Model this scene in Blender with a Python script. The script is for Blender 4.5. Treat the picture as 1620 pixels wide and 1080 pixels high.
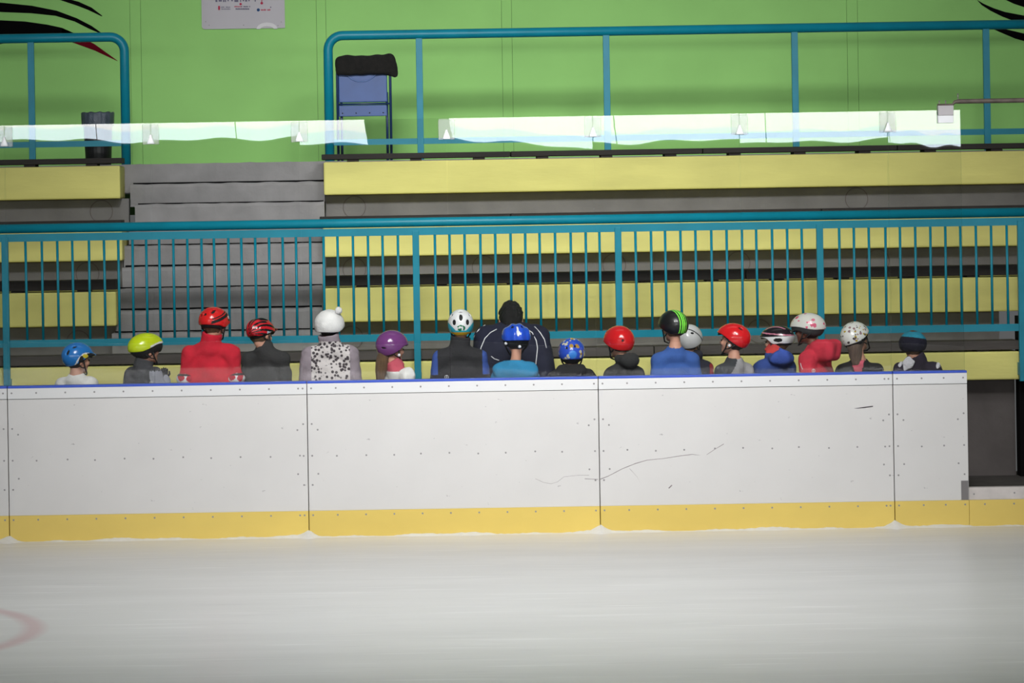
import bpy, bmesh, math, random
import numpy as np
from mathutils import Matrix, Vector
from mathutils.bvhtree import BVHTree

for o in list(bpy.data.objects): bpy.data.objects.remove(o)
scene = bpy.context.scene
COL = scene.collection
random.seed(7)

# ------------------------------------------------------------------ camera
FPX, X0, Y0, ROLL, CAMY, EYE = 5740.0, 640.0, 324.6, 0.0165, -28.0, 2.55
cam = bpy.data.cameras.new('camera'); camo = bpy.data.objects.new('camera', cam); COL.objects.link(camo)
cam.sensor_width = 36; cam.lens = 36 * FPX / 1620
cam.shift_x = (810 - X0) / 1620; cam.shift_y = -(540 - Y0) / 1620
cam.clip_end = 200
cr, sr = math.cos(ROLL), math.sin(ROLL)
m = Matrix(((cr, sr, 0, 0), (0, 0, -1, CAMY), (-sr, cr, 0, EYE), (0, 0, 0, 1)))
camo.matrix_world = m
scene.camera = camo

def P(x, y, Y=0.0):
    """photo measurement on the plane at depth Y -> (X, Z) in metres"""
    dx, dy = x - X0, y - Y0
    k = (Y - CAMY) / FPX
    return ((dx * cr - dy * sr) * k, EYE + (-dx * sr - dy * cr) * k)

# ------------------------------------------------------------------ light
world = bpy.data.worlds.new('world'); scene.world = world; world.use_nodes = True
bg = world.node_tree.nodes['Background']
bg.inputs[0].default_value = (0.95, 0.98, 1.0, 1); bg.inputs[1].default_value = 0.10

def area(name, loc, target, sx, sy, power, spread, col=(1, 1, 1)):
    l = bpy.data.lights.new(name, 'AREA'); l.shape = 'RECTANGLE'; l.size = sx; l.size_y = sy
    l.energy = power; l.spread = math.radians(spread); l.color = col
    o = bpy.data.objects.new(name, l); COL.objects.link(o); o.location = loc
    o.rotation_euler = (Vector(target) - Vector(loc)).to_track_quat('-Z', 'Y').to_euler()
    return o
area('added_floodlight', (-1.0, -10.0, 7.8), (-0.55, 2.6, 2.75), 2.0, 1.2, 56, 41)  # added floods, cones narrowed so their falloff imitates lens vignetting
area('added_floodlight', (2.7, -10.0, 7.8), (2.25, 2.6, 2.75), 2.0, 1.2, 56, 41)
area('added_floodlight', (0.9, -12.0, 12.0), (0.9, -3.8, 0.0), 4.0, 3.0, 165, 52)
area('hall_ceiling_light', (1.0, 1.0, 10.0), (1.0, 1.6, 0.0), 6.0, 2.0, 8, 100)

vs = scene.view_settings
vs.view_transform = 'Standard'; vs.look = 'None'; vs.gamma = 1.0; vs.exposure = 0.06
vs.use_curve_mapping = False

# ------------------------------------------------------------------ materials
def lin(c):
    c = c / 255.0
    return c / 12.92 if c <= 0.04045 else ((c + 0.055) / 1.055) ** 2.4
MATS = {}
def mat(name, rgb, rough=0.6, var=0.06, scale=8.0, bump=0.0, metal=0.0, spec=0.5, stretch=(1, 1, 1), coat=0.0):
    if name in MATS: return MATS[name]
    m = bpy.data.materials.new(name); m.use_nodes = True
    nt = m.node_tree; b = nt.nodes['Principled BSDF']
    c = [lin(v) for v in rgb]
    b.inputs['Roughness'].default_value = rough; b.inputs['Metallic'].default_value = metal
    b.inputs['Specular IOR Level'].default_value = spec
    b.inputs['Coat Weight'].default_value = coat
    tc = nt.nodes.new('ShaderNodeTexCoord'); mp = nt.nodes.new('ShaderNodeMapping')
    mp.inputs['Scale'].default_value = stretch
    nz = nt.nodes.new('ShaderNodeTexNoise'); nz.inputs['Scale'].default_value = scale; nz.inputs['Detail'].default_value = 5
    nt.links.new(tc.outputs['Object'], mp.inputs[0]); nt.links.new(mp.outputs[0], nz.inputs['Vector'])
    rp = nt.nodes.new('ShaderNodeValToRGB')
    rp.color_ramp.elements[0].position = 0.3; rp.color_ramp.elements[1].position = 0.7
    rp.color_ramp.elements[0].color = [v * (1 - var) for v in c] + [1]
    rp.color_ramp.elements[1].color = [min(1, v * (1 + var)) for v in c] + [1]
    nt.links.new(nz.outputs['Fac'], rp.inputs[0]); nt.links.new(rp.outputs[0], b.inputs['Base Color'])
    if bump > 0:
        bp = nt.nodes.new('ShaderNodeBump'); bp.inputs['Strength'].default_value = bump; bp.inputs['Distance'].default_value = 0.01
        n2 = nt.nodes.new('ShaderNodeTexNoise'); n2.inputs['Scale'].default_value = scale * 6; n2.inputs['Detail'].default_value = 4
        nt.links.new(mp.outputs[0], n2.inputs['Vector'])
        nt.links.new(n2.outputs['Fac'], bp.inputs['Height']); nt.links.new(bp.outputs[0], b.inputs['Normal'])
    MATS[name] = m
    return m

def nodes_of(m): return m.node_tree, m.node_tree.nodes['Principled BSDF']

def speck_mat(name, rgb, speck, thr, scale, rough, stretch=(1, 1, 1)):
    """painted surface with scattered marks of wear"""
    m = mat(name, rgb, rough, 0.03, 2.0)
    nt, b = nodes_of(m)
    tc = nt.nodes.new('ShaderNodeTexCoord'); mp = nt.nodes.new('ShaderNodeMapping'); mp.inputs['Scale'].default_value = stretch
    nt.links.new(tc.outputs['Object'], mp.inputs[0])
    nz = nt.nodes.new('ShaderNodeTexNoise'); nz.inputs['Scale'].default_value = scale; nz.inputs['Detail'].default_value = 2
    nt.links.new(mp.outputs[0], nz.inputs['Vector'])
    rp = nt.nodes.new('ShaderNodeValToRGB')
    rp.color_ramp.elements[0].position = thr; rp.color_ramp.elements[1].position = thr + 0.06
    rp.color_ramp.elements[0].color = (0, 0, 0, 1); rp.color_ramp.elements[1].color = (0.55, 0.55, 0.55, 1)
    nt.links.new(nz.outputs['Fac'], rp.inputs[0])
    mx = nt.nodes.new('ShaderNodeMix'); mx.data_type = 'RGBA'
    src = b.inputs['Base Color'].links[0].from_socket
    nt.links.new(rp.outputs[0], mx.inputs['Factor']); nt.links.new(src, mx.inputs[6])
    mx.inputs[7].default_value = [lin(v) for v in speck] + [1]
    nt.links.new(mx.outputs[2], b.inputs['Base Color'])
    return m

M_BOARD = speck_mat('board_white', (213, 211, 209), (128, 124, 128), 0.735, 26, 0.45, (0.75, 1, 1.2))
M_STRIP = mat('board_strip_white', (222, 222, 222), 0.4, 0.02, 3)
M_KICK = mat('kick_yellow', (224, 196, 98), 0.45, 0.06, 3, stretch=(0.5, 1, 1))
M_BLUE = mat('cap_blue', (42, 78, 190), 0.4, 0.05, 4)
M_SCREW = mat('screw_steel', (146, 144, 144), 0.5, 0.1, 20, metal=0.3)
M_SCUFF = mat('rubber_scuff', (160, 152, 154), 0.8, 0.2, 30)
M_SCUFFD = mat('rubber_scuff_dark', (50, 40, 46), 0.8, 0.2, 30)
M_YEL = mat('bench_yellow', (214, 208, 122), 0.75, 0.10, 3.0, 0.25, stretch=(0.4, 1, 1.6))
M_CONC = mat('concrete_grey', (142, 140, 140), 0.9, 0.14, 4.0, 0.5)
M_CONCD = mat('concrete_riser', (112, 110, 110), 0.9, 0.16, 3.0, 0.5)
M_WALLD = mat('concrete_dark', (92, 86, 84), 0.9, 0.16, 3.0, 0.4)
M_WOOD = mat('seat_wood_dark', (38, 33, 30), 0.8, 0.3, 5.0, 0.3, stretch=(0.3, 3, 3))
M_WOODG = mat('seat_wood_grey', (78, 73, 69), 0.85, 0.25, 5.0, 0.3, stretch=(0.3, 3, 3))
M_GREEN = mat('wall_green', (156, 216, 122), 0.8, 0.05, 1.5, 0.12)
M_TEAL = mat('rail_teal', (6, 126, 148), 0.38, 0.08, 5, spec=0.3)
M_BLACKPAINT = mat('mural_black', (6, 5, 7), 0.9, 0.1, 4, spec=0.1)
M_REDPAINT = mat('mural_red', (104, 10, 28), 0.9, 0.1, 4, spec=0.1)
M_RUBBER = mat('rubber_mat', (70, 66, 62), 0.85, 0.2, 9, 0.3)
M_BLACK = mat('black_plastic', (20, 20, 22), 0.5, 0.15, 10)
M_STEEL = mat('steel', (150, 146, 140), 0.4, 0.15, 12, metal=0.7)
M_PIPE = mat('old_pipe', (98, 88, 80), 0.6, 0.3, 14, metal=0.3)
M_WHITEP = mat('white_plastic', (236, 238, 240), 0.4, 0.03, 5)
M_GREYP = mat('grey_plastic', (120, 116, 116), 0.5, 0.05, 5)
M_CHAIR = mat('chair_blue', (42, 78, 140), 0.45, 0.12, 6)
M_CHAIRF = mat('chair_frame_blue', (26, 50, 92), 0.4, 0.1, 8)
M_CLOTHB = mat('fleece_black', (24, 22, 20), 0.95, 0.4, 25, 0.8)
M_BAG = mat('bin_liner_grey', (74, 84, 96), 0.3, 0.25, 14, 0.6)
M_SIGN = mat('sign_board', (184, 180, 186), 0.5, 0.03, 3)
M_SIGNH = mat('sign_scuff_pale', (214, 212, 214), 0.5, 0.03, 3)
M_INKG = mat('ink_grey', (104, 100, 122), 0.7, 0.05, 3)
M_INKN = mat('ink_navy', (62, 56, 92), 0.7, 0.05, 3)
M_INKR = mat('ink_red', (176, 26, 66), 0.7, 0.05, 3)
M_INKB = mat('ink_blue', (40, 84, 140), 0.7, 0.05, 3)

def ice_material():
    m = mat('ice', (222, 222, 221), 0.33, 0.05, 1.4, stretch=(0.35, 1.4, 1), spec=0.35)
    nt, b = nodes_of(m)
    tc = nt.nodes.new('ShaderNodeTexCoord')
    last = b.inputs['Base Color'].links[0].from_socket
    for (sc, st, th, col, amt, rot) in ((2.2, (0.35, 5, 1), 0.60, (246, 246, 246), 0.55, 0.05), (5.0, (0.3, 6, 1), 0.66, (250, 250, 250), 0.8, -0.12),
                               (3.0, (0.4, 4, 1), 0.62, (196, 196, 196), 0.35, 0.0)):
        mp = nt.nodes.new('ShaderNodeMapping'); mp.inputs['Scale'].default_value = st; mp.inputs['Rotation'].default_value = (0, 0, rot)
        mp.inputs['Location'].default_value = (sc * 3, sc, 0)
        nz = nt.nodes.new('ShaderNodeTexNoise'); nz.inputs['Scale'].default_value = sc; nz.inputs['Detail'].default_value = 6
        rp = nt.nodes.new('ShaderNodeValToRGB'); rp.color_ramp.elements[0].position = th; rp.color_ramp.elements[1].position = th + 0.09
        rp.color_ramp.elements[1].color = (amt, amt, amt, 1)
        mx = nt.nodes.new('ShaderNodeMix'); mx.data_type = 'RGBA'
        nt.links.new(tc.outputs['Object'], mp.inputs[0]); nt.links.new(mp.outputs[0], nz.inputs['Vector'])
        nt.links.new(nz.outputs['Fac'], rp.inputs[0]); nt.links.new(rp.outputs[0], mx.inputs['Factor'])
        nt.links.new(last, mx.inputs[6]); mx.inputs[7].default_value = [lin(v) for v in col] + [1]
        last = mx.outputs[2]
    # face-off circle painted under the ice
    d = nt.nodes.new('ShaderNodeVectorMath'); d.operation = 'DISTANCE'; d.inputs[1].default_value = (-4.62, -6.0, 0)
    nt.links.new(tc.outputs['Object'], d.inputs[0])
    s = nt.nodes.new('ShaderNodeMath'); s.operation = 'SUBTRACT'; s.inputs[1].default_value = 2.32; nt.links.new(d.outputs['Value'], s.inputs[0])
    a = nt.nodes.new('ShaderNodeMath'); a.operation = 'ABSOLUTE'; nt.links.new(s.outputs[0], a.inputs[0])
    rp = nt.nodes.new('ShaderNodeValToRGB'); rp.color_ramp.elements[0].position = 0.02; rp.color_ramp.elements[1].position = 0.10
    rp.color_ramp.elements[0].color = (0.42, 0.42, 0.42, 1); rp.color_ramp.elements[1].color = (0, 0, 0, 1)
    nt.links.new(a.outputs[0], rp.inputs[0])
    mx = nt.nodes.new('ShaderNodeMix'); mx.data_type = 'RGBA'; nt.links.new(rp.outputs[0], mx.inputs['Factor']); nt.links.new(last, mx.inputs[6])
    mx.inputs[7].default_value = (lin(196), lin(120), lin(134), 1)
    nt.links.new(mx.outputs[2], b.inputs['Base Color'])
    return m
M_ICE = ice_material()

def glass_material(name, fac, rough=0.0, tint=(1, 1, 1)):
    m = bpy.data.materials.new(name); m.use_nodes = True; nt = m.node_tree; nt.nodes.clear()
    out = nt.nodes.new('ShaderNodeOutputMaterial'); mix = nt.nodes.new('ShaderNodeMixShader')
    tr = nt.nodes.new('ShaderNodeBsdfTransparent'); gl = nt.nodes.new('ShaderNodeBsdfGlossy')
    tr.inputs[0].default_value = (*tint, 1); gl.inputs['Roughness'].default_value = rough
    mix.inputs[0].default_value = fac
    nt.links.new(tr.outputs[0], mix.inputs[1]); nt.links.new(gl.outputs[0], mix.inputs[2]); nt.links.new(mix.outputs[0], out.inputs[0])
    return m
M_GLASS = glass_material('clear_glass', 0.045, 0.0, (0.985, 0.99, 0.985))
M_CLIP = glass_material('clear_plastic', 0.10, 0.35, (0.93, 0.93, 0.93))
M_GEDGE = glass_material('glass_edge', 0.2, 0.3, (0.62, 0.74, 0.72))

def emit_material(name, col, strength):
    m = bpy.data.materials.new(name); m.use_nodes = True; nt = m.node_tree; nt.nodes.clear()
    out = nt.nodes.new('ShaderNodeOutputMaterial'); e = nt.nodes.new('ShaderNodeEmission')
    e.inputs[0].default_value = (*col, 1); e.inputs[1].default_value = strength
    nt.links.new(e.outputs[0], out.inputs[0]); return m
M_SKYW = emit_material('daylit_pane_white', (1.0, 1.0, 0.99), 11.0)
M_SKYB = emit_material('daylit_pane_bluish', (0.78, 0.89, 1.0), 10.5)

# ------------------------------------------------------------------ building helpers
def tag(o, label=None, cat=None, group=None, kind=None):
    if label: o['label'] = label
    if cat: o['category'] = cat
    if group: o['group'] = group
    if kind: o['kind'] = kind
    return o
def empty(name, loc, label, cat, group=None, rz=0.0):
    o = bpy.data.objects.new(name, None); COL.objects.link(o); o.location = loc; o.rotation_euler = (0, 0, rz)
    o.empty_display_size = 0.1
    return tag(o, label, cat, group)
def link(name, me, parent=None, mats=None):
    if mats is not None:
        me.materials.clear()
        for mm in (mats if isinstance(mats, (list, tuple)) else [mats]): me.materials.append(mm)
    o = bpy.data.objects.new(name, me); COL.objects.link(o)
    if parent: o.parent = parent
    return o
def mesh(verts, faces, smooth=False):
    me = bpy.data.meshes.new('mesh'); me.from_pydata([tuple(map(float, v)) for v in verts], [], [tuple(map(int, f)) for f in faces]); me.update()
    if smooth: me.polygons.foreach_set('use_smooth', [True] * len(me.polygons))
    return me
def off(parent):
    """world offset of an unrotated parent chain"""
    v = Vector((0, 0, 0))
    while parent: v += parent.location; parent = parent.parent
    return v
def box_bm(bm, x0, x1, y0, y1, z0, z1):
    vs_ = [bm.verts.new((x, y, z)) for x in (x0, x1) for y in (y0, y1) for z in (z0, z1)]
    for f in ((0, 1, 3, 2), (4, 6, 7, 5), (0, 4, 5, 1), (2, 3, 7, 6), (0, 2, 6, 4), (1, 5, 7, 3)):
        bm.faces.new([vs_[i] for i in f])
def bm_mesh(bm, bevel=0.0, seg=2):
    if bevel > 0: bmesh.ops.bevel(bm, geom=list(bm.edges), offset=bevel, segments=seg, profile=0.5, affect='EDGES')
    bmesh.ops.recalc_face_normals(bm, faces=list(bm.faces))
    me = bpy.data.meshes.new('mesh'); bm.to_mesh(me); bm.free(); return me
def box(name, x0, x1, y0, y1, z0, z1, material, parent=None, bevel=0.0):
    d = off(parent); bm = bmesh.new()
    box_bm(bm, x0 - d.x, x1 - d.x, y0 - d.y, y1 - d.y, z0 - d.z, z1 - d.z)
    return link(name, bm_mesh(bm, bevel), parent, material)
def tube_data(pts, r, n=10, base=0):
    pts = [Vector(p) for p in pts]; V = []; F = []
    rs = r if isinstance(r, (list, tuple)) else [r] * len(pts)
    up = Vector((0, 0, 1))
    t0 = (pts[1] - pts[0]).normalized()
    if abs(t0.dot(up)) > 0.9: up = Vector((0, 1, 0))
    nrm = t0.cross(up).normalized()
    for i, p in enumerate(pts):
        t = (pts[min(i + 1, len(pts) - 1)] - pts[max(i - 1, 0)]).normalized()
        nrm = (nrm - t * nrm.dot(t)).normalized(); bi = t.cross(nrm)
        for k in range(n):
            a = 2 * math.pi * k / n
            V.append(p + (nrm * math.cos(a) + bi * math.sin(a)) * rs[i])
    for i in range(len(pts) - 1):
        for k in range(n):
            a, b = base + i * n + k, base + i * n + (k + 1) % n
            F.append((a, b, b + n, a + n))
    F.append(tuple(base + k for k in range(n))[::-1]); F.append(tuple(base + (len(pts) - 1) * n + k for k in range(n)))
    return V, F
def tube(name, pts, r, material, parent=None, n=10, local=False):
    d = Vector((0, 0, 0)) if local else off(parent)
    V, F = tube_data([Vector(p) - d for p in pts], r, n)
    me = mesh(V, F, True)
    return link(name, me, parent, material)
def prism(name, outline, y0, y1, material, parent=None):
    """outline of (x, z) points extruded from y0 to y1"""
    d = off(parent); n = len(outline)
    V = [(x - d.x, y0 - d.y, z - d.z) for x, z in outline] + [(x - d.x, y1 - d.y, z - d.z) for x, z in outline]
    F = [tuple(range(n)), tuple(range(2 * n - 1, n - 1, -1))] + [(i, i + n, (i + 1) % n + n, (i + 1) % n) for i in range(n)]
    bm = bmesh.new(); vv = [bm.verts.new(v) for v in V]
    for f in F: bm.faces.new([vv[i] for i in f])
    return link(name, bm_mesh(bm), parent, material)

# ================================================================== THE SETTING
XL, XR = -4.6, 6.6                      # how far the stand runs past the frame on each side
tag(link('floor', mesh([(-9, 0.02, 0), (11, 0.02, 0), (11, -30, 0), (-9, -30, 0)], [(0, 3, 2, 1)]), None, M_ICE), 'pale grey skated ice of the rink', kind='structure')
FLZ = 0.27
tag(box('floor_walkway', -9, 11, 0.10, 2.0, -0.1, FLZ, M_RUBBER), 'dark rubber walkway between the boards and the stand', kind='structure')
WY = 6.5
LAND = 2.95
tag(box('floor_landing', -9, 11, 4.05, WY + 0.2, 2.70, LAND, M_CONC), 'upper concrete landing behind the stand', kind='structure')
wall = box('wall_back', -9, 11, WY + 0.012, WY + 0.2, 2.5, 7.0, mat('wall_joint', (70, 112, 50), 0.9, 0.05, 3))
tag(wall, 'green painted hall wall with dark mural strokes', kind='structure')
edges = [-9] + [P(x, 120, WY)[0] for x in (207, 224, 502, 517, 795, 811, 1341, 1358)] + [11]
for a, b in zip(edges[:-1], edges[1:]):
    box('wall_panel', a + 0.0015, b - 0.0015, WY, WY + 0.02, 2.9, 7.0, M_GREEN, wall)
# mural strokes, painted on the wall
def stroke(pts_up, pts_dn, material):
    o = [P(x, y, WY) for x, y in pts_up] + [P(x, y, WY) for x, y in reversed(pts_dn)]
    prism('mural_stroke', o, WY - 0.003, WY + 0.002, material, wall)
stroke([(60, -14), (100, -4), (125, 3), (145, 12), (162, 25)], [(60, -12), (95, 0), (122, 9), (140, 16), (161, 26)], M_BLACKPAINT)
stroke([(-40, 6), (0, 4), (50, 9), (90, 17), (122, 29), (145, 41), (162, 53)], [(-40, 20), (0, 19), (50, 21), (88, 25), (118, 34), (142, 46), (160, 53.5)], M_BLACKPAINT)
stroke([(-40, 34), (0, 32), (40, 34), (75, 39), (98, 44), (116, 52)], [(-40, 75), (0, 70), (40, 62), (75, 60), (98, 62), (117, 68)], M_BLACKPAINT)
stroke([(98, 44), (116, 52), (150, 70), (186, 96)], [(98, 62), (117, 68), (150, 80), (185.6, 96.6)], M_REDPAINT)
stroke([(1546, 0), (1556, 6), (1572, 13), (1590, 19), (1622, 25), (1680, 30)], [(1546, 0.5), (1553, 8), (1567, 17), (1585, 26), (1622, 40), (1680, 50)], M_BLACKPAINT)
stroke([(1560, 40), (1590, 46), (1620, 53), (1680, 62)], [(1560, 40.6), (1580, 50), (1606, 61), (1680, 82)], M_BLACKPAINT)
stroke([(1588, -2), (1610, -4), (1680, -6)], [(1588, -1.5), (1604, 6), (1622, 12), (1680, 30)], M_BLACKPAINT)

# far side of the hall, behind the photographer: wall with a band of daylit windows
FY = -43.0
wf = box('wall_front', -30, 30, FY - 0.4, FY - 0.15, -0.5, 9, mat('hall_wall_dark', (60, 62, 64), 0.9, 0.1, 1)); tag(wf, 'dark hall wall opposite the stand', kind='structure')
k = (FY * -1 + 28 + 0.0) / 1.0
def wx(px): return (px - X0) / FPX * 71.0
for i, (a, b) in enumerate(((-24.0, wx(594)), (wx(764), 26.0))):
    w = box('window_%d' % (i + 1), a, b, FY - 0.16, FY - 0.12, 3.80, 5.9, mat('window_frame_grey', (150, 150, 146), 0.6, 0.05, 2))
    tag(w, 'long daylit window band in the opposite wall', kind='structure')
    n = max(1, round((b - a) / 2.75)); st = (b - a) / n
    for j in range(n):
        for (z0, z1, mm) in ((3.83, 4.06, M_SKYB), (4.06, 5.85, M_SKYW)):
            box('window_pane', a + j * st + (0.0 if j else 0.0) + 0.014, a + (j + 1) * st - 0.014, FY - 0.13, FY - 0.10, z0, z1, mm, w)
tag(box('trim_1', -30, 30, -30.2, -30.0, -0.1, 0.36, mat('opposite_kick', (225, 225, 222), 0.5, 0.04, 2)), 'pale kick board on the opposite side of the ice', kind='structure')

# ================================================================== THE STAND
ROWY = [1.35, 2.07, 2.79, 3.51]
ROWZ = [1.06, 1.59, 2.12, 2.65]
BH = 0.285; BH0 = 0.228
ring_me = None
def bench_row(k, x0, x1, label, planks, circles, ends=(True, True)):
    y, zb = ROWY[k], ROWZ[k]; zt = zb + (BH if k else BH0)
    root = empty('bench_row', ((x0 + x1) / 2, y + 0.3, FLZ if k == 0 else zb), label, 'bench', 'yellow concrete bench rows')
    box('bench_beam', x0, x1, y, y + (1.06 if k < 3 else 0.53), zb, zt, M_YEL, root, 0.014)
    z0, z1 = zt, (ROWZ[k + 1] if k < 3 else zt)
    ry = y + 0.94; pt_ = (0.074, 0.084, 0.046, 0.046)[k]; gp = 0.022 if k == 3 else 0.014
    if k == 0:
        fw = box('front_wall', x0 + 0.01, x1 - 0.01, y + 0.22, y + 0.34, FLZ, zb, M_WALLD, root)
    if k < 3:
        segs = [(x0 + 0.01, x1 - 0.01)] if k else [(x0 + 0.01, AL[1] + 0.02), (AR[1] - 0.02, x1 - 0.01)]
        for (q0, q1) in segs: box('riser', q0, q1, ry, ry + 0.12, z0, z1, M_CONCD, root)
    for (pa, pb) in planks:
        pl = box('seat_plank', pa + 0.004, pb - 0.004, y + 0.01, y + 0.34, zt + gp, zt + gp + pt_, M_WOOD if k else M_WOODG, root, 0.004)
        n = max(2, round((pb - pa) / 0.55))
        for j in range(n):
            c = pa + (pb - pa) * (j + 0.5) / n
            box('support_block', c - 0.05, c + 0.05, y + 0.03, y + 0.32, zt - 0.004, zt + gp + 0.002, M_WOOD, pl)
    for c in circles:                      # round form mark in the cast riser
        V, F = [], []; n = 40; r0, r1 = 0.094, 0.101
        zc = (z0 + z1) / 2 + 0.012; d = root.location
        for i in range(n):
            a = 2 * math.pi * i / n
            for (r, dy) in ((r0, -0.001), (r0, -0.005), (r1, -0.005), (r1, -0.001)):
                V.append((c + r * math.cos(a) - d.x, ry + dy - d.y, zc + r * math.sin(a) - d.z))
        for i in range(n):
            q, s = i * 4, ((i + 1) % n) * 4
            for t in range(3): F.append((q + t, s + t, s + t + 1, q + t + 1))
        link('form_mark', mesh(V, F), root, M_WALLD)
    return root
def rx(px, k, py): return P(px, py, ROWY[k])[0]
AL = [XL, rx(184, 1, 485), rx(193.5, 2, 390), rx(190, 3, 280)]
AR = [None, rx(511, 1, 480), rx(511, 2, 385), rx(512, 3, 275)]
def pj(k, *pxs): return [rx(p, k, 400) for p in pxs]
bench_row(0, AL[0], rx(1614, 0, 590), 'lowest yellow bench row right behind the children, running below the stairs',
          [(AL[0], -0.7), (-0.7, 2.0), (2.0, rx(1614, 0, 560))], [rx(120, 1, 535), rx(555, 1, 527), rx(1205, 1, 515)])
JT = [AR[3] - 0.02, rx(808, 3, 245), rx(1112, 3, 240), rx(1420, 3, 236), XR]
bench_row(3, AR[3], XR, 'long yellow bench row topmost of its stack, beside the folded blue chair', list(zip(JT[:-1], JT[1:])), [])
JT = [AR[2] - 0.03, rx(808, 2, 345), rx(1300, 2, 335), XR]
bench_row(2, AR[2], XR, 'long yellow bench row ending at the stairs, next below the topmost row', list(zip(JT[:-1], JT[1:])), [rx(560, 3, 325), rx(1360, 3, 310)])
JT = [AR[1], rx(760, 1, 440), rx(1180, 1, 430), XR]
bench_row(1, AR[1], XR, 'long yellow bench row just above the lowest row, ending at the stairs', list(zip(JT[:-1], JT[1:])), [rx(560, 2, 425), rx(766, 2, 420), rx(974, 2, 415), rx(1172, 2, 415), rx(1394, 2, 410)])
bench_row(3, XL, AL[3], 'yellow bench row below the waste bin, topmost of its stack', [(XL, AL[3] + 0.02)], [])
bench_row(2, XL, AL[2], 'yellow bench row, second below the waste bin across the stairs', [(XL, AL[2])], [rx(157, 3, 330)])
bench_row(1, XL, AL[1], 'yellow bench row, third below the waste bin across the stairs', [(XL, AL[1])], [rx(135, 2, 432)])

# near-black sheet painting in the shade of the passage past the lowest row
ws = box('passage_shade_sheet', rx(1614, 0, 590) + 0.004, 9.0, 1.42, 1.60, FLZ, ROWZ[1] - 0.02, mat('passage_shade', (14, 13, 14), 0.95, 0.2, 3, spec=0.1))
tag(ws, 'near-black sheet for the shaded passage past the lowest bench row', kind='structure')

# stairs between the two blocks of benches
st = empty('staircase', (P(350, 500, 2.0)[0], 2.0, ROWZ[0] + BH0), 'wide grey concrete stairs between the yellow benches', 'stairs')
SL = [P(x, 400, 2.7)[0] for x in (192, 186, 188, 187, 192, 191, 196, 203, 192, 192)]
xr = P(509, 420, 2.7)[0]
zs = LAND
NST = 9
for i in range(NST):                    # from the top tread down
    zt = LAND - i * 0.1775; y = 4.06 - i * 0.262
    xl = SL[(NST - i) % len(SL)]
    j = random.uniform(-0.006, 0.006)
    bm = bmesh.new()
    d = st.location
    n = 26; V = []
    bt = -0.1975 if i < NST - 1 else ROWZ[0] + BH0 - zt
    prof = [(0.0, bt), (0.012, -0.176), (0.0, -0.030), (0.006, -0.006), (0.016, 0.0), (0.45, 0.0), (0.45, bt)]
    rows = []
    for q in range(n + 1):
        x = xl + (xr + 0.012 - xl) * q / n
        wob = 0.004 * math.sin(q * 1.3 + i * 2) + random.uniform(-0.003, 0.003)
        rows.append([bm.verts.new((x - d.x, y + py_ - d.y + (wob if py_ < 0.1 else 0), zt + pz + (wob * 0.8 if -0.1 < pz and py_ < 0.1 else 0) - d.z)) for py_, pz in prof])
    for q in range(n):
        for t in range(len(prof)):
            u = (t + 1) % len(prof)
            bm.faces.new((rows[q][t], rows[q + 1][t], rows[q + 1][u], rows[q][u]))
    bm.faces.new(rows[0][::-1]); bm.faces.new(rows[-1])
    stp = link('step', bm_mesh(bm), st, M_CONC)
    # dark joint under each nosing
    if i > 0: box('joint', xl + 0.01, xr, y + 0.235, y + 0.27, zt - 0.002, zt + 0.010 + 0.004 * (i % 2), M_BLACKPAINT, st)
# ================================================================== RAILINGS
RY = 1.27
def zt_at(px, py, Y): return P(px, py, Y)[1]
rail_z = zt_at(800, 349, RY); bar_z = zt_at(800, 364.5, RY); low_z = zt_at(800, 531, RY)
gr = empty('guard_railing', (0.9, RY, 1.06), 'long teal guard railing with many thin bars behind the children', 'railing')
xa, xb = -4.4, P(1650, 345, RY)[0]
tube('handrail', [(xa, RY, rail_z), (xb, RY, rail_z)], 0.037, M_TEAL, gr, 20)
box('upper_flat_bar', xa, xb, RY - 0.012, RY + 0.012, bar_z - 0.026, bar_z + 0.036, M_TEAL, gr)
box('lower_flat_bar', xa, xb, RY - 0.012, RY + 0.012, low_z - 0.029, low_z + 0.029, M_TEAL, gr)
POSTS = (9, 659, 979, 1298, 1616)
for px in POSTS + (-320,):
    x = P(px, 460, RY)[0]
    pst = box('post', x - 0.027, x + 0.027, RY - 0.022, RY + 0.022, 1.05, bar_z + 0.01, M_TEAL, gr, 0.003)
    box('post_bracket', x - 0.03, x + 0.03, RY + 0.02, ROWY[0] + 0.005, 1.10, 1.20, M_TEAL, pst)
BAL = [-19, 41, 66, 91, 115, 140, 165, 187, 209, 231, 252, 274, 296, 318, 339, 361, 382, 404, 425, 447, 468, 490, 511, 534, 558, 582, 605, 629,
       688, 711, 735, 759, 783, 807, 830, 854, 878, 902, 926, 949, 1006, 1030, 1053, 1077, 1101, 1125, 1149, 1173, 1197, 1221, 1245, 1269,
       1327, 1350, 1375, 1400, 1424, 1448, 1471, 1495, 1520, 1544, 1568, 1593]
bal_me = None
for px in BAL:
    x = P(px + 1.3, 455, RY)[0]
    if bal_me is None:
        V, F = tube_data([(0, 0, low_z - gr.location.z), (0, 0, bar_z - gr.location.z)], 0.0105, 8)
        bal_me = mesh(V, F, True); bal_me.materials.append(M_TEAL)
    o = link('baluster', bal_me, gr); o.location = (x - gr.location.x, 0, 0)
    o.rotation_euler = (0, random.uniform(-0.004, 0.004), 0)

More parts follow.
